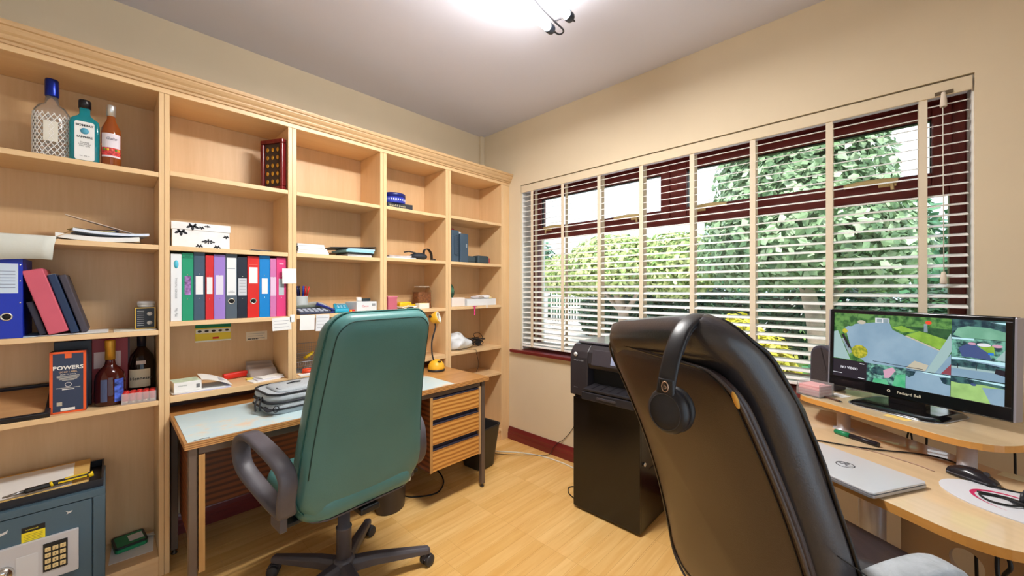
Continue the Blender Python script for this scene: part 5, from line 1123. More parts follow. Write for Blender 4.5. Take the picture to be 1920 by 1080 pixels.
# monitor
mo = on('monitor', 'wide black monitor showing camera pictures on the upper tier', 'monitor', .262, -.205, UT + .0005, FLIP + R(4))
M_PIANO = pl(16, 15, 18, .12)
MB().loft([[(x * s, y * s2 - .01, z) for x, y in rrect(-.135, .135, -.125, .105, .05, 6)] for s, s2, z in ((1, 1, 0), (1.0, 1.0, .004), (.96, .95, .010), (.82, .74, .014))]).build('stand_foot', M_PIANO, mo)
MB().loft([[(x * s, y * s - .01, z) for x, y in rrect(-.139, .139, -.129, .109, .052, 6)] for s, z in ((1, .0), (1, .003))]).build('foot_rim', pl(190, 194, 200, .15, .6), mo)
MB().box(-.055, .055, -.012, .022, .012, .042).build('stand_neck', M_PIANO, mo, bevel=.004)
TL = R(-2); MW, MH = .525, .332
pm = Matrix.Translation((0, -.002, .034)) @ Matrix.Rotation(TL, 4, 'X')
pn_o = MB().box(-MW / 2, MW / 2, -.012, .028, 0, MH, M=pm).build('housing', M_PIANO, mo, bevel=.006, seg=3)
fb = MB()
SX0, SX1, SZ0, SZ1 = -.246, .243, .046, .316
for a in ((-MW / 2 + .004, MW / 2 - .004, .004, SZ0), (-MW / 2 + .004, MW / 2 - .004, SZ1, MH - .003), (-MW / 2 + .004, SX0, SZ0, SZ1), (SX1, MW / 2 - .004, SZ0, SZ1)): fb.box(a[0], a[1], -.016, -.0125, a[2], a[3], M=pm)
fb.build('bezel', M_PIANO, mo, bevel=.0012)
MB().box(-MW / 2 - .004, -MW / 2 + .002, -.014, .030, .002, MH - .002, M=pm).build('silver_edge', pl(170, 170, 186, .3, .5), mo, bevel=.002); MB().box(MW / 2 - .002, MW / 2 + .004, -.014, .030, .002, MH - .002, M=pm).build('silver_edge', pl(170, 170, 186, .3, .5), mo, bevel=.002)
lbm_ = text('Packard Bell', .014, pl(214, 208, 186, .4), mo, pm @ Vector((.01, -.0165, .024)), (R(90) + TL, 0, 0), bold=.0002)
MB().lathe([(.003, 0), (.0055, 0), (.0055, .0006), (.003, .0006)], 16, M=pm @ Matrix.Translation((-.05, -.0161, .024)) @ Matrix.Rotation(R(90), 4, 'X')).build('brand_mark', pl(214, 208, 186, .4), mo)
MB().tube([(-.008, .028, .03), (-.008, .05, .02), (-.01, .07, .002)], .004, n=8).build('signal_lead', M_CABLE, mo)
def scr(name, c0, c1=None, e=1.0, sc=40):
    m = bpy.data.materials.new(name); m.use_nodes = True; N, K = m.node_tree.nodes, m.node_tree.links; b = N['Principled BSDF']
    b.inputs['Base Color'].default_value = (.01, .01, .01, 1); b.inputs['Roughness'].default_value = .2; b.inputs['Emission Strength'].default_value = e
    if c1 is None: b.inputs['Emission Color'].default_value = c0; return m
    tc = N.new('ShaderNodeTexCoord'); nz = N.new('ShaderNodeTexNoise'); nz.inputs['Scale'].default_value = sc; nz.inputs['Detail'].default_value = 5
    rp_ = N.new('ShaderNodeValToRGB'); rp_.color_ramp.elements[0].position = .4; rp_.color_ramp.elements[0].color = c0; rp_.color_ramp.elements[1].position = .6; rp_.color_ramp.elements[1].color = c1
    K.new(tc.outputs['Object'], nz.inputs['Vector']); K.new(nz.outputs['Fac'], rp_.inputs['Fac']); K.new(rp_.outputs['Color'], b.inputs['Emission Color']); return m
S_ = {'drive': scr('picture_tarmac', L(118, 146, 166), L(132, 158, 176), .85, 9), 'green': scr('picture_foliage', L(34, 84, 40), L(92, 140, 70), .8, 60), 'hedge': scr('picture_hedge', L(30, 66, 40), L(46, 86, 50), .8, 50), 'lawn': scr('picture_lawn', L(112, 152, 52), L(132, 170, 62), .85, 30),
      'bush': scr('picture_bush', L(120, 130, 30), L(180, 170, 50), .85, 90), 'pale': scr('picture_wall', L(150, 176, 176), None, .8), 'grey': scr('picture_paving', L(120, 140, 150), L(140, 156, 160), .8, 30), 'beige': scr('picture_gravel', L(178, 170, 150), None, .85),
      'black': scr('picture_black', L(30, 24, 36), None, .8), 'red': scr('picture_red', L(216, 66, 40), None, .9), 'dred': scr('picture_maroon', L(134, 62, 74), None, .8), 'white': scr('picture_white', L(214, 214, 220), None, .8), 'teal': scr('picture_teal_lawn', L(104, 158, 132), L(120, 172, 146), .8, 20),
      'garden': scr('picture_garden', L(30, 60, 66), L(110, 170, 150), .8, 70), 'navy': scr('picture_yard', L(62, 78, 124), None, .8), 'sky': scr('picture_sky', L(176, 216, 224), None, .85), 'blue': scr('picture_blue', L(40, 110, 200), None, .85), 'mint': scr('picture_mint', L(60, 160, 110), L(90, 176, 130), .8, 30), 'dark': scr('picture_shrubs', L(20, 46, 60), L(60, 100, 100), .8, 50), 'lime': scr('picture_grass', L(134, 168, 100), L(150, 186, 112), .85, 20), 'car': scr('picture_pink', L(196, 150, 170), None, .8)}
order = list(S_); sp = MB(); lay = 0
def pic(key, P, lay_):
    sp.mi = order.index(key); y = -.0128 - .00012 * lay_
    sp.add([pm @ Vector((SX0 + (SX1 - SX0) * u, y, SZ0 + (SZ1 - SZ0) * v_)) for u, v_ in P], [tuple(range(len(P)))])
rc = lambda a, b_, c, d: [(a, c), (b_, c), (b_, d), (a, d)]
el = lambda cx, cy, rx, ry, n=16: [(cx + rx * math.cos(2 * PI * k / n), cy + ry * math.sin(2 * PI * k / n)) for k in range(n)]
for k_, P, l_ in [('green', rc(0, .748, .27, 1), 0), ('drive', [(.085, .773), (.12, .82), (.207, .862), (.30, .885), (.391, .905), (.413, .797), (.498, .72), (.7, .561), (.748, .45), (.748, .27), (.24, .27), (.16, .38), (.128, .49)], 1),
    ('pale', [(0, .70), (.03, .72), (.09, .45), (.13, .28), (0, .28)], 2), ('grey', [(.06, .60), (.085, .62), (.14, .40), (.12, .36)], 3), ('black', [(.058, .66), (.075, .68), (.135, .47), (.115, .46)], 4),
    ('hedge', [(.498, .86), (.748, .86), (.748, .70), (.62, .79), (.50, .84)], 2), ('lawn', [(.498, .741), (.576, .807), (.748, .71), (.735, .56), (.699, .58)], 3), ('lawn', [(.412, .829), (.47, .865), (.55, .80), (.48, .77)], 3), ('beige', [(.498, .735), (.70, .572), (.70, .556), (.49, .722)], 4),
    ('white', rc(.30, .392, .885, .955), 2), ('grey', rc(.31, .346, .89, .945), 3), ('grey', rc(.352, .388, .885, .945), 3), ('bush', el(.195, .425, .058, .10), 5), ('green', el(.12, .84, .034, .04), 5), ('bush', el(.085, .72, .02, .035), 5), ('beige', el(.205, .875, .03, .03), 4),
    ('pale', [(.745, .811), (.754, .60), (.68, .27), (.615, .27)], 5), ('drive', [(.748, .55), (.748, .40), (.69, .27), (.665, .27)], 6), ('dred', [(.697, .275), (.749, .415), (.749, .275)], 7), ('beige', [(.50, .285), (.55, .397), (.63, .36), (.612, .275)], 4), ('grey', [(.60, .91), (.618, .91), (.622, .80), (.600, .80)], 5),
    ('red', el(.625, .93, .018, .024), 6), ('black', [(.29, .315), (.60, .296), (.60, .289), (.29, .307)], 6),
    ('black', rc(0, .249, 0, .268), 8), ('white', rc(.20, .232, .235, .245), 9), ('white', rc(.0, .07, .05, .058), 9), ('white', rc(.19, .235, .018, .026), 9),
    ('garden', rc(.249, .5, 0, .272), 8), ('mint', [(.29, 0), (.30, .06), (.38, .07), (.40, 0)], 9), ('mint', [(.42, 0), (.44, .16), (.5, .19), (.5, 0)], 9), ('dark', el(.33, .18, .05, .06), 9), ('car', [(.36, .20), (.42, .26), (.44, .22), (.40, .10), (.37, .09)], 10),
    ('drive', rc(.501, .748, 0, .262), 8), ('dark', [(.501, .25), (.56, .255), (.55, .20), (.52, .16), (.501, .18)], 9), ('dark', [(.69, .22), (.748, .24), (.748, .14), (.71, .15)], 9), ('sky', [(.56, .262), (.748, .262), (.748, .235), (.62, .248)], 9),
    ('lime', rc(.75, 1, 0, .268), 8), ('dark', [(.75, .2), (.75, .268), (1, .268), (1, .20), (.9, .215), (.8, .19)], 9), ('sky', [(.82, .262), (1, .262), (1, .235), (.9, .25)], 10), ('drive', [(.90, .18), (1, .20), (1, 0), (.94, 0), (.92, .09)], 10), ('navy', el(.86, .20, .014, .016), 11),
    ('dark', rc(.75, 1, .77, 1), 8), ('teal', [(.755, .80), (.78, .89), (.83, .92), (.93, .91), (1, .87), (1, .77), (.80, .77)], 9), ('sky', [(.93, .98), (1, .96), (1, .98)], 10),
    ('garden', rc(.75, 1, .52, .765), 8), ('sky', rc(.75, .86, .745, .768), 9), ('navy', [(.80, .55), (.785, .64), (.82, .69), (.86, .70), (.93, .60), (.94, .525), (.80, .535)], 10), ('lawn', [(.88, .68), (.95, .70), (.955, .60), (.93, .60)], 11), ('white', el(.905, .70, .032, .022), 12), ('car', el(.85, .705, .02, .015), 11), ('car', el(.965, .70, .024, .02), 11), ('blue', rc(.925, .95, .585, .615), 12), ('pale', [(.955, .53), (1, .66), (1, .53)], 11),
    ('drive', rc(.75, 1, .275, .515), 8), ('dark', [(.75, .40), (.75, .48), (.81, .49), (.93, .47), (1, .45), (1, .40)], 9), ('sky', [(.75, .515), (1, .515), (1, .47), (.93, .485), (.81, .50), (.75, .49)], 10), ('pale', rc(.75, 1, .375, .402), 9), ('black', rc(.78, .784, .38, .44), 11), ('black', rc(.87, .874, .38, .44), 11), ('black', [(.955, .37), (.96, .43), (1, .42), (1, .35)], 11)]:
    pic(k_, P, l_)
ps = sp.build('screen_picture', [S_[k] for k in order], mo, recalc=False)
text('NO VIDEO', .013, S_['white'], mo, pm @ Vector((SX0 + .060, -.0142, SZ0 + .040)), (R(90) + TL, 0, 0), bold=.0003)

mh = on('memo_holder', 'clear acrylic block holding pink note papers on the upper tier', 'memo holder', .020, -.066, UT + .0003, FLIP + R(6))
ac = MB()
for a in ((-.046, .046, -.046, .046, 0, .004), (-.046, .046, -.046, -.043, .004, .03), (-.046, .046, .043, .046, .004, .055), (-.046, -.043, -.043, .043, .004, .055), (.043, .046, -.043, .043, .004, .055)): ac.box(*a)
ac.build('acrylic_box', M_PLASTIC_CLEAR, mh)
for k in range(10): MB().box(-.040, .040, -.040, .040, .0045 + .0042 * k, .0082 + .0042 * k, M=Matrix.Rotation(R((k % 3 - 1) * 1.0), 4, 'Z')).build('note_paper', [pl(232, 176, 178, .8), pl(240, 196, 196, .8), pl(228, 160, 168, .8)][k % 3], mh)
sn = on('paper_slip', 'small yellow slip poking from under the monitor foot', 'note', .318, -.052, UT + .0003, FLIP + R(4)); MB().box(-.034, .034, -.02, .012, -.0001, .0002).build('sheet', pl(240, 204, 110, .7), sn)
pi = on('pen', 'short dark pen lying left of the monitor foot', 'pen', .10, -.055, UT + .005, FLIP + R(-8), group=None); MB().cyl((-.035, 0, 0), (.03, 0, 0), .0035, n=10).build('barrel', pl(90, 60, 50, .4), pi); MB().cyl((.03, 0, 0), (.042, 0, 0), .003, .001, 10).build('tip', M_BLACK, pi)
ws = on('paper_scrap', 'white paper scrap behind the memo holder', 'paper', .055, -.155, UT + .0003, FLIP); MB().box(-.03, .03, -.025, .025, 0, .001).build('sheet', M_PAPER, ws)
spk = on('speaker', 'tall dark grey speaker half hidden behind the monitor', 'speaker', -.050, -.235, UT + .0005, FLIP)
MB().prism([(x, z) for x, z in corner_poly([(-.055, 0, .01), (.055, 0, .01), (.05, .195, .05), (-.05, .195, .05)], 6)], -.035, .035, M=Matrix.Rotation(R(90), 4, 'X')).build('cabinet', pl(70, 66, 80, .5), spk, bevel=.004)
MB().prism([(x, z) for x, z in corner_poly([(-.046, .012, .01), (.046, .012, .01), (.042, .184, .045), (-.042, .184, .045)], 6)], .0352, .038, M=Matrix.Rotation(R(90), 4, 'X')).build('grille', mat('speaker_cloth', L(64, 56, 58), .9, bump=.5, bscale=500), spk)
# cables behind the desk
for k, (pts, r, lbl) in enumerate([(cw([(.26, -.27, .78), (.265, -.30, .70), (.27, -.285, .60), (.28, -.28, .3), (.30, -.28, .02)]), .0035, 'black cable hanging behind the desk nearest the left post'), (cw([(.20, -.28, .78), (.225, -.30, .72), (.205, -.30, .66), (.2, -.30, .3)]), .003, 'crossed thin cable below the monitor'), (cw([(.225, -.28, .78), (.205, -.30, .72), (.225, -.295, .66), (.23, -.30, .3)]), .003, 'second crossed thin cable below the monitor'),
    (cw([(.36, -.27, .78), (.385, -.285, .74), (.40, -.28, .69), (.41, -.27, .5), (.42, -.27, .02)]), .0045, 'thick black cable bending down behind the lower tier'), (cw([(.52, -.22, .785), (.522, -.222, .70), (.525, -.215, .4), (.53, -.21, .02)]), .003, 'thin straight cable beside the right post'), (cw([(.585, -.215, .785), (.588, -.213, .69), (.59, -.20, .4), (.59, -.20, .02)]), .005, 'thick straight black cable right of the right post')]):
    cable('hanging_cable', lbl, pts, r)
cable('hanging_cable', 'black cable looping down beneath the front desk corner', cw([(.72, .30, .672), (.735, .31, .64), (.72, .30, .60), (.74, .31, .54), (.75, .30, .45), (.75, .28, .2)]), .004)
cable('hanging_cable', 'second black cable beneath the front desk corner', cw([(.715, .31, .672), (.72, .32, .61), (.735, .31, .56), (.73, .3, .48), (.76, .28, .2)]), .004)

# ---------------------------------------------------------------- black leather chair and headphones
M_LEA = mat('black_leather', L(54, 51, 55), .29, var=.06, vscale=9, bump=.08, bscale=260, spec=.8)
M_SHELL = mat('brown_black_leatherette', L(54, 38, 37), .36, var=.06, vscale=6, bump=.12, bscale=420, spec=.6)
FB = math.atan2(-.561, .828)
bc = thing('executive_chair', 'black leather executive chair with worn edges at the computer desk', 'chair', (1.198, .142, 0), FB)
caster_star(bc, M_PLAS, .3, .31)
MB().lathe([(0, .13), (.028, .13), (.028, .30), (.022, .31), (.022, .44), (0, .44)], 18).build('gas_column', M_BLACK, bc); MB().box(-.12, .12, -.08, .08, .44, .462).build('seat_plate', M_BLACK, bc, bevel=.006)
so_ = rrect(-.22, .33, -.238, .238, .09, 7)
cushion(so_, lambda u, v, d: (u, v, .585 - d + .012 * math.sin(u * 30 + 3 * math.sin(v * 13)) * max(0, 1 - d * 8) - .25 * max(0, u - .20) ** 1.6), .12, back=.012).build('seat', M_LEA, bc)
BB0, BB1 = .44, 1.125
bo = bk_out(.247, .236, BB0, BB1, .07, .07)
def bx_at(q): return -.205 - .235 * q + .035 * math.sin(PI * q)
def sh_warp(u, v, d):
    q = (v - BB0) / (BB1 - BB0)
    return (bx_at(q) + d + .16 * u * u, u, v)
cushion(bo, sh_warp, .03, back=.028, edge=.6).build('back_shell', M_SHELL, bc)
co_ = [(u * .97, BB0 + (v - BB0) * 1.05 + .014) for u, v in bo]
def cu_warp(u, v, d):
    q = (v - BB0) / (BB1 - BB0)
    top = max(0, q - .86) / .17
    far = max(0, (u - .09) / .15) ** 2 * max(0, min(1, (q - .72) / .3))
    near = min(1, max(0, (-u + .07) / .31)) ** .8 * max(0, min(1, (q - .68) / .3))
    u, v = u - .022 * far - .012 * near, v - .05 * far + .036 * near
    return (bx_at(min(q, 1.0)) + .032 + d * (1 + .20 * math.sin(min(1, q) * PI) ) + .16 * u * u - .05 * top ** 2, u * (1 - .06 * top), v + .02 * top * (1 - 2 * abs(d - .055) / .11))
bcush = cushion(co_, cu_warp, .096, back=.004, edge=.8).build('back_cushion', M_LEA, bc)
_cv = sum(p[1] for p in co_) / len(co_)
MB().tube([cu_warp(u * .986, _cv + (v - _cv) * .986, .074) for u, v in co_[::2]], .0042, n=6, sub=3, closed=True).build('edge_piping', pl(20, 19, 22, .4), bcush)
MB().tube([cu_warp(u * 1.004, BB0 + .30 + .06 * (1 - (k / 8)), .03 + .055 * k / 8) for k, u in [(k, -.246) for k in range(9)]], .0012, n=5, sub=2).build('cross_seam', pl(14, 14, 16, .5), bcush)
MB().tube([sh_warp(u * .955, BB0 + .03 + (v - BB0) * .955, .0) for u, v in bo[::2]], .0016, n=5, sub=3, closed=True).build('shell_seam', pl(24, 20, 20, .5), bc)
MB().tube([sh_warp(u * .992, v * .998 + .001, .004) for u, v in bo[::2]], .0035, n=6, sub=3, closed=True).build('shell_edge_highlight', pl(78, 70, 70, .32), bc)  # lighter tube put in to draw the highlight along the shell edge
def tear():
    P = []
    for k in range(14):
        a = 2 * PI * k / 14; P.append(sh_warp(-.205 + .012 * math.cos(a) + .005 * math.sin(a), BB1 - .115 + .036 * math.sin(a), .0175 - .008 * math.cos(a)))
    return MB().ell((0, 0, 0), (.004, .0045, .016), 14, 8, M=Matrix.Translation((-.411, -.2335, BB1 - .045)) @ Euler((R(-10), R(-18), R(20))).to_matrix().to_4x4())
tear().build('exposed_foam', pl(214, 158, 70, .9), bc)
M_ARMP = mat('worn_arm_sheen', L(172, 178, 184), .5, var=.15, vscale=40, bump=.4, bscale=200)  # worn grey, made paler to carry the window's sheen on the near arm
for s in (1, -1):
    MB().tube([(x, s * y, z) for x, y, z in ((-.15, .235, .64), (-.16, .24, .705), (-.13, .25, .738), (-.06, .258, .757), (.0, .26, .757), (.038, .258, .73), (.045, .255, .68), (.02, .25, .60), (-.02, .24, .54), (-.08, .235, .53), (-.13, .232, .57))], 0, n=12, sub=4, closed=True, flat=(.014, .027), up=(0, 1, 0)).build('armrest', M_ARMP if s < 0 else M_PLAS, bc)
    MB().box(-.14, -.03, s * .235 - .02, s * .235 + .02, .45, .545).build('arm_bracket', M_BLACK, bc, bevel=.005)
MB().box(-.30, -.10, -.045, .045, .455, .478).build('back_bracket', M_BLACK, bc, bevel=.006)

hp = thing('headphones', 'black over-ear headphones hanging over the leather chair back', 'headphones', bc.matrix_world @ Vector((0, 0, 0)), 0)
_q = Matrix.Rotation(FB, 4, 'Z') @ Vector((bx_at(1.0) - .016, -.166, BB1 + .022))
hp.location = (1.198 + _q.x, .142 + _q.y, _q.z); hp.rotation_euler = (0, 0, FB + R(26))
M_HP = pl(30, 29, 33, .38)
HX, HY, HZ = .0, .0, .0
bandp = [(HX - .062, HY + .004, HZ - .062), (HX - .060, HY, HZ - .03), (HX - .046, HY - .003, HZ + .012), (HX - .014, HY - .004, HZ + .050), (HX + .045, HY - .004, HZ + .068), (HX + .105, HY - .004, HZ + .048), (HX + .146, HY - .004, HZ + .004), (HX + .152, HY - .002, HZ - .035), (HX + .152, HY, HZ - .062)]
MB().tube(bandp, 0, n=12, sub=5, flat=(.0055, .0165), up=(0, 1, 0)).build('headband', M_HP, hp)
MB().tube([Vector(p) + Vector((.006 if i < 4 else 0, 0, -.006)) for i, p in enumerate(bandp[2:7])], 0, n=10, sub=5, flat=(.004, .013), up=(0, 1, 0)).build('band_padding', pl(44, 42, 46, .6), hp)
for sx_, px_ in ((-1, HX - .064), (1, HX + .152)):
    cm = Matrix.Translation((px_, HY + .002, HZ - .092)) @ Euler((0, R(90 if sx_ > 0 else -90), 0)).to_matrix().to_4x4()
    ec = MB().lathe([(0, .004), (.030, .004), (.037, 0), (.040, -.008), (.040, -.016), (.034, -.020), (0, -.020)], 28, sx=1.08, M=cm @ Matrix.Scale(.93, 4)).build('ear_cup', M_HP, hp)
    MB().lathe([(.012, -.0205), (.038, -.0205), (.041, -.028), (.038, -.036), (.026, -.039), (.018, -.03), (.012, -.0205)], 28, sx=1.08, M=cm @ Matrix.Scale(.93, 4)).build('ear_cushion', pl(24, 23, 26, .5), ec)
    MB().lathe([(.030, .0042), (.0315, .0042), (.0315, .0048), (.030, .0048)], 28, sx=1.08, M=cm @ Matrix.Scale(.93, 4)).build('cup_rim', pl(60, 58, 64, .35), ec)
    MB().tube([(px_, HY, HZ - .035), (px_ - sx_ * .002, HY, HZ - .06), (px_ - sx_ * .004, HY + .001, HZ - .082)], 0, n=10, flat=(.006, .014), up=(0, 1, 0)).build('yoke', M_HP, hp)
MB().tube([(HX - .0715, HY + .0, HZ - .07 + .011 * math.sin(a)) if 0 else (HX - .0700, HY + .006 * math.cos(a), HZ - .048 + .009 * math.sin(a)) for a in [2 * PI * k / 12 for k in range(12)]], .0011, n=5, sub=1, closed=True).build('logo_ring', pl(200, 170, 150, .3, .8), hp)
text('b', .014, pl(200, 170, 150, .3, .8), hp, (HX - .0700, HY, HZ - .048), (R(90), 0, R(-90)))
# ---------------------------------------------------------------- ceiling light
M_TUBE = mat('lit_tube', (1, 1, 1, 1), .4, emit=((1.0, .97, .93, 1), TUBE_GLOW))
cl = thing('ceiling_light', 'ceiling light of bright tubes with black ends and curved rod', 'ceiling light', (1.075, 1.09, ZC))
M_ROD = pl(60, 60, 64, .35, .7); M_ENDB = pl(36, 42, 54, .35)
MB().lathe([(0, -.025), (.055, -.025), (.06, -.02), (.06, -.0005), (0, -.0005)], 28).build('ceiling_rose', M_ROD, cl)
LZ = -.13
tb = MB(); tb.cyl((-.36, 0, 0), (.36, 0, 0), .0185, n=18); tube_me = tb.mesh('tube', M_TUBE)
eb = MB().lathe([(0, 0), (.0215, 0), (.0225, .004), (.0225, .026), (.019, .034), (.010, .036), (0, .036)], 18); end_me = eb.mesh('end_cap', M_ENDB)
for y in (.055, -.058):
    o = bpy.data.objects.new('tube', tube_me); COL.objects.link(o); o.parent = cl; o.location = (.0 if y > 0 else -.005, y, LZ)
    for s in (1, -1):
        e = bpy.data.objects.new('end_cap', end_me); COL.objects.link(e); e.parent = cl; e.location = (o.location.x + s * .36, y, LZ); e.rotation_euler = (0, R(90 * s), 0)
for s in (1, -1):
    MB().tube([(0, 0, -.02), (s * .20, .01, -.10), (s * .33, .012, -.125), (s * .42, .014, -.13), (s * .442, .03, -.13), (s * .437, .05, -.13), (s * .40, .055, -.13)], .0042, n=8).build('curved_rod', M_ROD, cl)
    MB().tube([(s * .355, .012, -.127), (s * .36, -.03, -.128)], .003, n=8, sub=1).build('cross_rod', M_ROD, cl)
    MB().cyl((s * .395, -.058, LZ), (s * .415, -.058, LZ), .004, n=8).build('end_screw', M_ROD, cl)
MB().box(-.05, .05, -.08, .075, LZ + .022, LZ + .03).build('cross_bar', M_ROD, cl); MB().cyl((0, 0, -.03), (0, 0, LZ + .03), .008, n=10).build('drop_rod', M_ROD, cl)
for y in (.055, -.058):
    ld = bpy.data.lights.new('tube_light', 'AREA'); ld.shape = 'RECTANGLE'; ld.size = .70; ld.size_y = .05; ld.energy = LAMP_WATTS / 2; ld.color = (1.0, .97, .93)
    lo = bpy.data.objects.new('tube_light', ld); COL.objects.link(lo); lo.parent = cl; lo.location = (0, y, LZ - .024)

# ---------------------------------------------------------------- garden outside
GZ = -.16
M_TAR = mat('pale_driveway', L(206, 202, 198), .85, var=.08, vscale=3); M_LAWN = mat('lawn', L(120, 158, 76), .9, var=.25, vscale=9)
g = MB(); g.box(XB + .3, 60, -40, 40, GZ - .1, GZ); struct(g.build('ground', M_TAR))
struct(MB().prism([(4.2, -8), (30, -14), (30, 2.2), (9.5, 1.9), (6.2, 1.6), (4.4, .7)], GZ + .002, GZ + .03).build('lawn', M_LAWN))
struct(MB().prism([(XB + .3, -8), (4.0, -8), (4.2, .5), (3.6, 1.0), (XB + .3, .9)], GZ + .002, GZ + .012).build('paving', mat('paving', L(196, 192, 186), .9, var=.1, vscale=4)))
def leaf_mat(name, cols, rough=.42, tl=.28):
    m = bpy.data.materials.new(name); m.use_nodes = True; N, K = m.node_tree.nodes, m.node_tree.links; b = N['Principled BSDF']; b.inputs['Roughness'].default_value = rough
    ge = N.new('ShaderNodeNewGeometry'); rp_ = N.new('ShaderNodeValToRGB'); e = rp_.color_ramp.elements
    e[0].color = cols[0]; e[1].color = cols[-1]
    for k, c in enumerate(cols[1:-1]): q = e.new((k + 1) / (len(cols) - 1)); q.color = c
    K.new(ge.outputs['Random Per Island'], rp_.inputs['Fac']); K.new(rp_.outputs['Color'], b.inputs['Base Color'])
    tr = N.new('ShaderNodeBsdfTranslucent'); K.new(rp_.outputs['Color'], tr.inputs['Color']); mx = N.new('ShaderNodeMixShader'); mx.inputs['Fac'].default_value = tl
    K.new(b.outputs['BSDF'], mx.inputs[1]); K.new(tr.outputs['BSDF'], mx.inputs[2]); K.new(mx.outputs['Shader'], N['Material Output'].inputs['Surface'])
    return m
def foliage(n, blobs, size, seed, shell=.55, droop=.5):
    """Leaves scattered through the outer part of overlapping ellipsoids, tilted to face outwards and up."""
    rd = random.Random(seed); vs = []; fs = []; tot = sum(b[3] * b[4] * b[5] for b in blobs)
    for (cx, cy, cz, rx, ry, rz) in blobs:
        for _ in range(int(n * rx * ry * rz / tot)):
            while True:
                v = Vector((rd.gauss(0, 1), rd.gauss(0, 1), rd.gauss(0, 1)))
                if v.length > .01: break
            v.normalize(); q = shell + (1 - shell) * rd.random() ** .6
            p = Vector((cx + v.x * rx * q, cy + v.y * ry * q, cz + v.z * rz * q))
            if p.z < GZ + .03: continue
            nrm = (v + Vector((rd.uniform(-.7, .7), rd.uniform(-.7, .7), rd.uniform(-.2, 1.0)))).normalized()
            a = nrm.cross(Vector((rd.uniform(-1, 1), rd.uniform(-1, 1), rd.uniform(-1, 1)))).normalized(); b_ = nrm.cross(a)
            s = size * rd.uniform(.6, 1.3); o = len(vs); dn_ = nrm * (-s * .18)
            vs += [p - a * s, p - a * s * .25 + b_ * s * .68 + dn_, p + a * s + dn_, p - a * s * .25 - b_ * s * .68 + dn_]; fs += [(o, o + 1, o + 2), (o, o + 2, o + 3)]
    return vs, fs
def plant(name, label, cat, base, blobs, n, size, m, trunk=None, seed=1, group=None, shell=.55):
    t = thing(name, label, cat, base, 0, group)
    vs, fs = foliage(n, blobs, size, seed, shell); vs = [(p[0] - base[0], p[1] - base[1], p[2] - base[2]) for p in vs]
    me = bpy.data.meshes.new('foliage'); me.from_pydata(vs, [], fs); me.materials.append(m); o = bpy.data.objects.new('foliage', me); COL.objects.link(o); o.parent = t; o['kind'] = 'stuff'
    if trunk:
        tm = MB()
        for pts, r0, r1 in trunk: tm.tube(pts, (lambda u, a=r0, b_=r1: a + (b_ - a) * u), n=10, sub=4)
        tm.build('trunk', mat('bark_' + name + str(seed), L(150, 132, 120), .9, var=.2, vscale=8, bump=.6, bscale=20), t)
    return t
LF1 = leaf_mat('large_leaves', [L(72, 104, 70), L(118, 148, 108), L(152, 178, 140), L(190, 206, 178)])
LF2 = leaf_mat('maple_leaves', [L(98, 132, 72), L(146, 168, 100), L(190, 200, 136), L(216, 216, 166)])
LF3 = leaf_mat('conifer_leaves', [L(36, 84, 56), L(64, 122, 84), L(110, 156, 120)])
LF4 = leaf_mat('hedge_leaves', [L(30, 58, 44), L(46, 82, 58), L(74, 112, 74)])
LF5 = leaf_mat('golden_leaves', [L(170, 168, 40), L(214, 204, 70), L(236, 224, 110)])
# big large-leaved tree at the right of the window
plant('broadleaf_tree', 'big pale green broadleaf tree filling the right of the window', 'tree', (7.0, .66, GZ), [(7.1, .95, 2.9, 1.2, 1.1, 1.5), (6.9, .9, 2.15, 1.2, 1.25, .95), (7.3, 1.5, 1.8, 1.0, .9, .62), (7.1, .9, 4.0, 1.0, 1.0, 1.0), (7.2, .1, 1.8, .9, .6, .62)], 24000, .064, LF1, [([(0, 0, 0), (0, .05, .9), (-.1, .2, 1.8), (0, .3, 3.0)], .13, .05), ([(0, .05, .9), (.2, -.3, 1.6), (.1, -.6, 2.3)], .07, .02)], 3)
plant('maple_tree', 'light yellow-green tree with drooping branches in mid window', 'tree', (8.2, 4.4, GZ), [(8.2, 4.3, 1.75, 1.3, 1.4, .66), (8.4, 5.7, 1.6, 1.3, 1.1, .58), (8.3, 3.2, 1.75, 1.2, 1.0, .72), (8.4, 4.6, 2.1, 1.1, 1.1, .45)], 17000, .062, LF2, [([(0, 0, 0), (.05, -.05, .8), (-.1, .1, 1.5), (0, .2, 2.2)], .15, .05), ([(.05, -.05, .8), (-.1, -.4, 1.2), (-.2, -.7, 1.7)], .07, .03), ([(0, 0, .9), (.05, .4, 1.3), (.1, .8, 1.8)], .07, .03)], 4)
plant('conifer', 'dark green conifer beyond the left window pane', 'tree', (14.0, 11.6, GZ), [(14, 11.6, 1.2, 1.3, 1.3, 1.4), (14, 11.6, 2.2, .8, .8, 1.3), (13.6, 10.0, 1.2, 1.1, 1.0, 1.3), (15.5, 13.0, 1.4, 1.3, 1.2, 1.6)], 7000, .11, LF3, [([(0, 0, 0), (0, 0, 1.1), (0, 0, 2.2)], .14, .05)], 5)
plant('tree_belt', 'far belt of hazy green trees behind the gate', 'trees', (17, 9.0, GZ), [(18, 8.0, 1.8, 2.0, 2.2, 1.9), (17, 4.5, 1.6, 1.8, 2.2, 1.8), (17, 11, 1.6, 1.8, 2.0, 1.5), (15, .5, 1.8, 1.6, 2.4, 2.2), (14, -2.5, 1.6, 1.6, 1.8, 2.2)], 9000, .16, LF3, None, 6)
hv = [(10.2 - .10 * k, 6.2 - .85 * k, .46, .5, .66, .84) for k in range(11)]
h_ = plant('hedge', 'low dark clipped hedge running behind the tree trunks', 'hedge', (10, 2, GZ), hv, 16000, .075, LF4, None, 7, shell=.7)
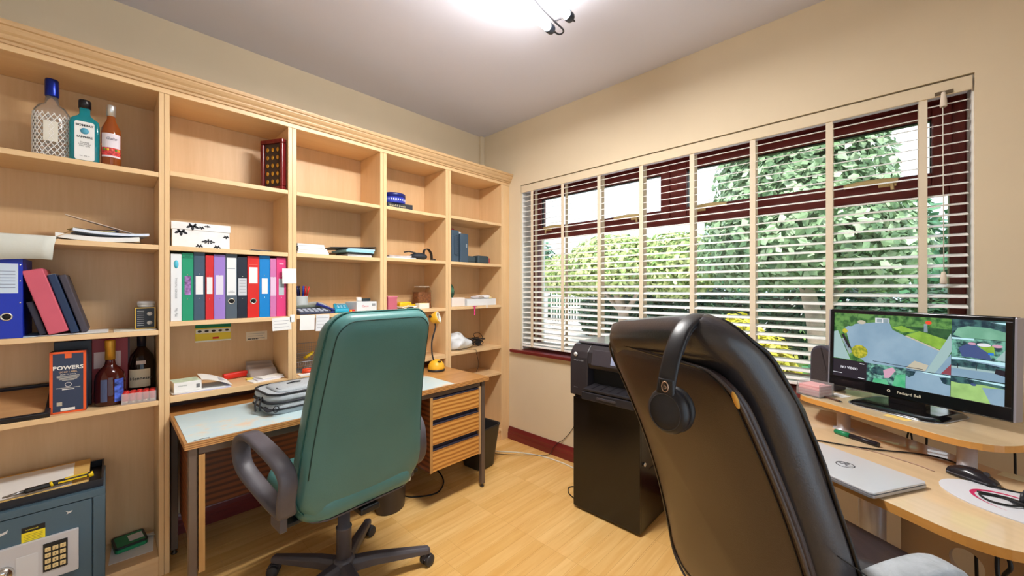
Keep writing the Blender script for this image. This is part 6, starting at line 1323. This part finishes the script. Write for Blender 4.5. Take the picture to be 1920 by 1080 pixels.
plant('golden_shrub', 'round golden yellow shrub just outside the window', 'shrub', (5.0, 1.15, GZ), [(5.0, 1.22, .40, .42, .36, .60), (5.05, .92, .28, .38, .30, .50)], 3800, .045, LF5, [([(0, 0, 0), (0, 0, .2), (0, 0, .4)], .03, .015)], 8)
plant('small_shrub', 'low green shrub at the foot of the lawn', 'shrub', (6.0, .2, GZ), [(6.0, .2, .12, .5, .6, .42), (5.7, -.35, .1, .4, .5, .4)], 2600, .05, LF3, None, 9)
# white gate, piers and garden ornaments
M_GATE = pl(244, 244, 246, .5)
gt = thing('garden_gate', 'white picket garden gate between white piers', 'gate', (11.6, 8.0, GZ), R(-54))
for x in (-.85, .85): MB().box(x - .03, x + .03, -.03, .03, 0.02, 1.25).build('gate_post', M_GATE, gt, bevel=.005)
for z in (.12, .72, 1.12): MB().box(-.82, .82, -.02, .02, z, z + .06).build('rail', M_GATE, gt, bevel=.004)
pk = MB().box(-.016, .016, -.034, -.021, .04, 1.28).mesh('picket', M_GATE, .004)
for k in range(16):
    o = bpy.data.objects.new('picket', pk); COL.objects.link(o); o.parent = gt; o.location = (-.76 + k * .101, 0, .12 * (1 - abs(k - 7.5) / 7.5))
for k, (x, y) in enumerate(((12.25, 7.0), (10.95, 9.1))):
    t = thing('gate_pier', ['white rendered pier right of the picket gate', 'white rendered pier left of the picket gate'][k], 'pier', (x, y, GZ)); MB().box(-.2, .2, -.2, .2, 0, 1.15).build('pillar', M_GATE, t, bevel=.01); MB().box(-.25, .25, -.25, .25, 1.151, 1.23).build('capstone', M_GATE, t, bevel=.01); MB().ell((0, 0, 1.33), (.1, .1, .1), 14, 10).build('ball_finial', M_GATE, t)
t = thing('low_fence', 'short white picket fence left of the garden gate', 'fence', (10.4, 10.3, GZ), R(-54))
for z in (.15, .6): MB().box(-1.0, .9, -.02, .02, z, z + .05).build('rail', M_GATE, t)
pk2 = MB().box(-.02, .02, -.034, -.021, .03, .78).mesh('picket', M_GATE, .004)
for k in range(14): o = bpy.data.objects.new('picket', pk2); COL.objects.link(o); o.parent = t; o.location = (-.93 + k * .137, 0, 0)
t = thing('porch_column', 'pale square porch column close outside the left pane', 'column', (3.20, 2.72, GZ)); MB().box(-.07, .07, -.07, .07, .06, 2.06).build('shaft', pl(226, 228, 232, .6), t, bevel=.006); MB().box(-.095, .095, -.095, .095, 0, .06).build('plinth', pl(216, 218, 222, .6), t)
t = thing('garden_urn', 'white stone urn standing in front of the dark hedge', 'urn', (8.3, 3.75, GZ)); MB().lathe([(0, 0), (.16, 0), (.16, .05), (.07, .1), (.06, .42), (.1, .5), (.2, .62), (.24, .74), (.24, .78), (.2, .78), (0, .7)], 24).build('urn_body', pl(226, 226, 226, .7), t)
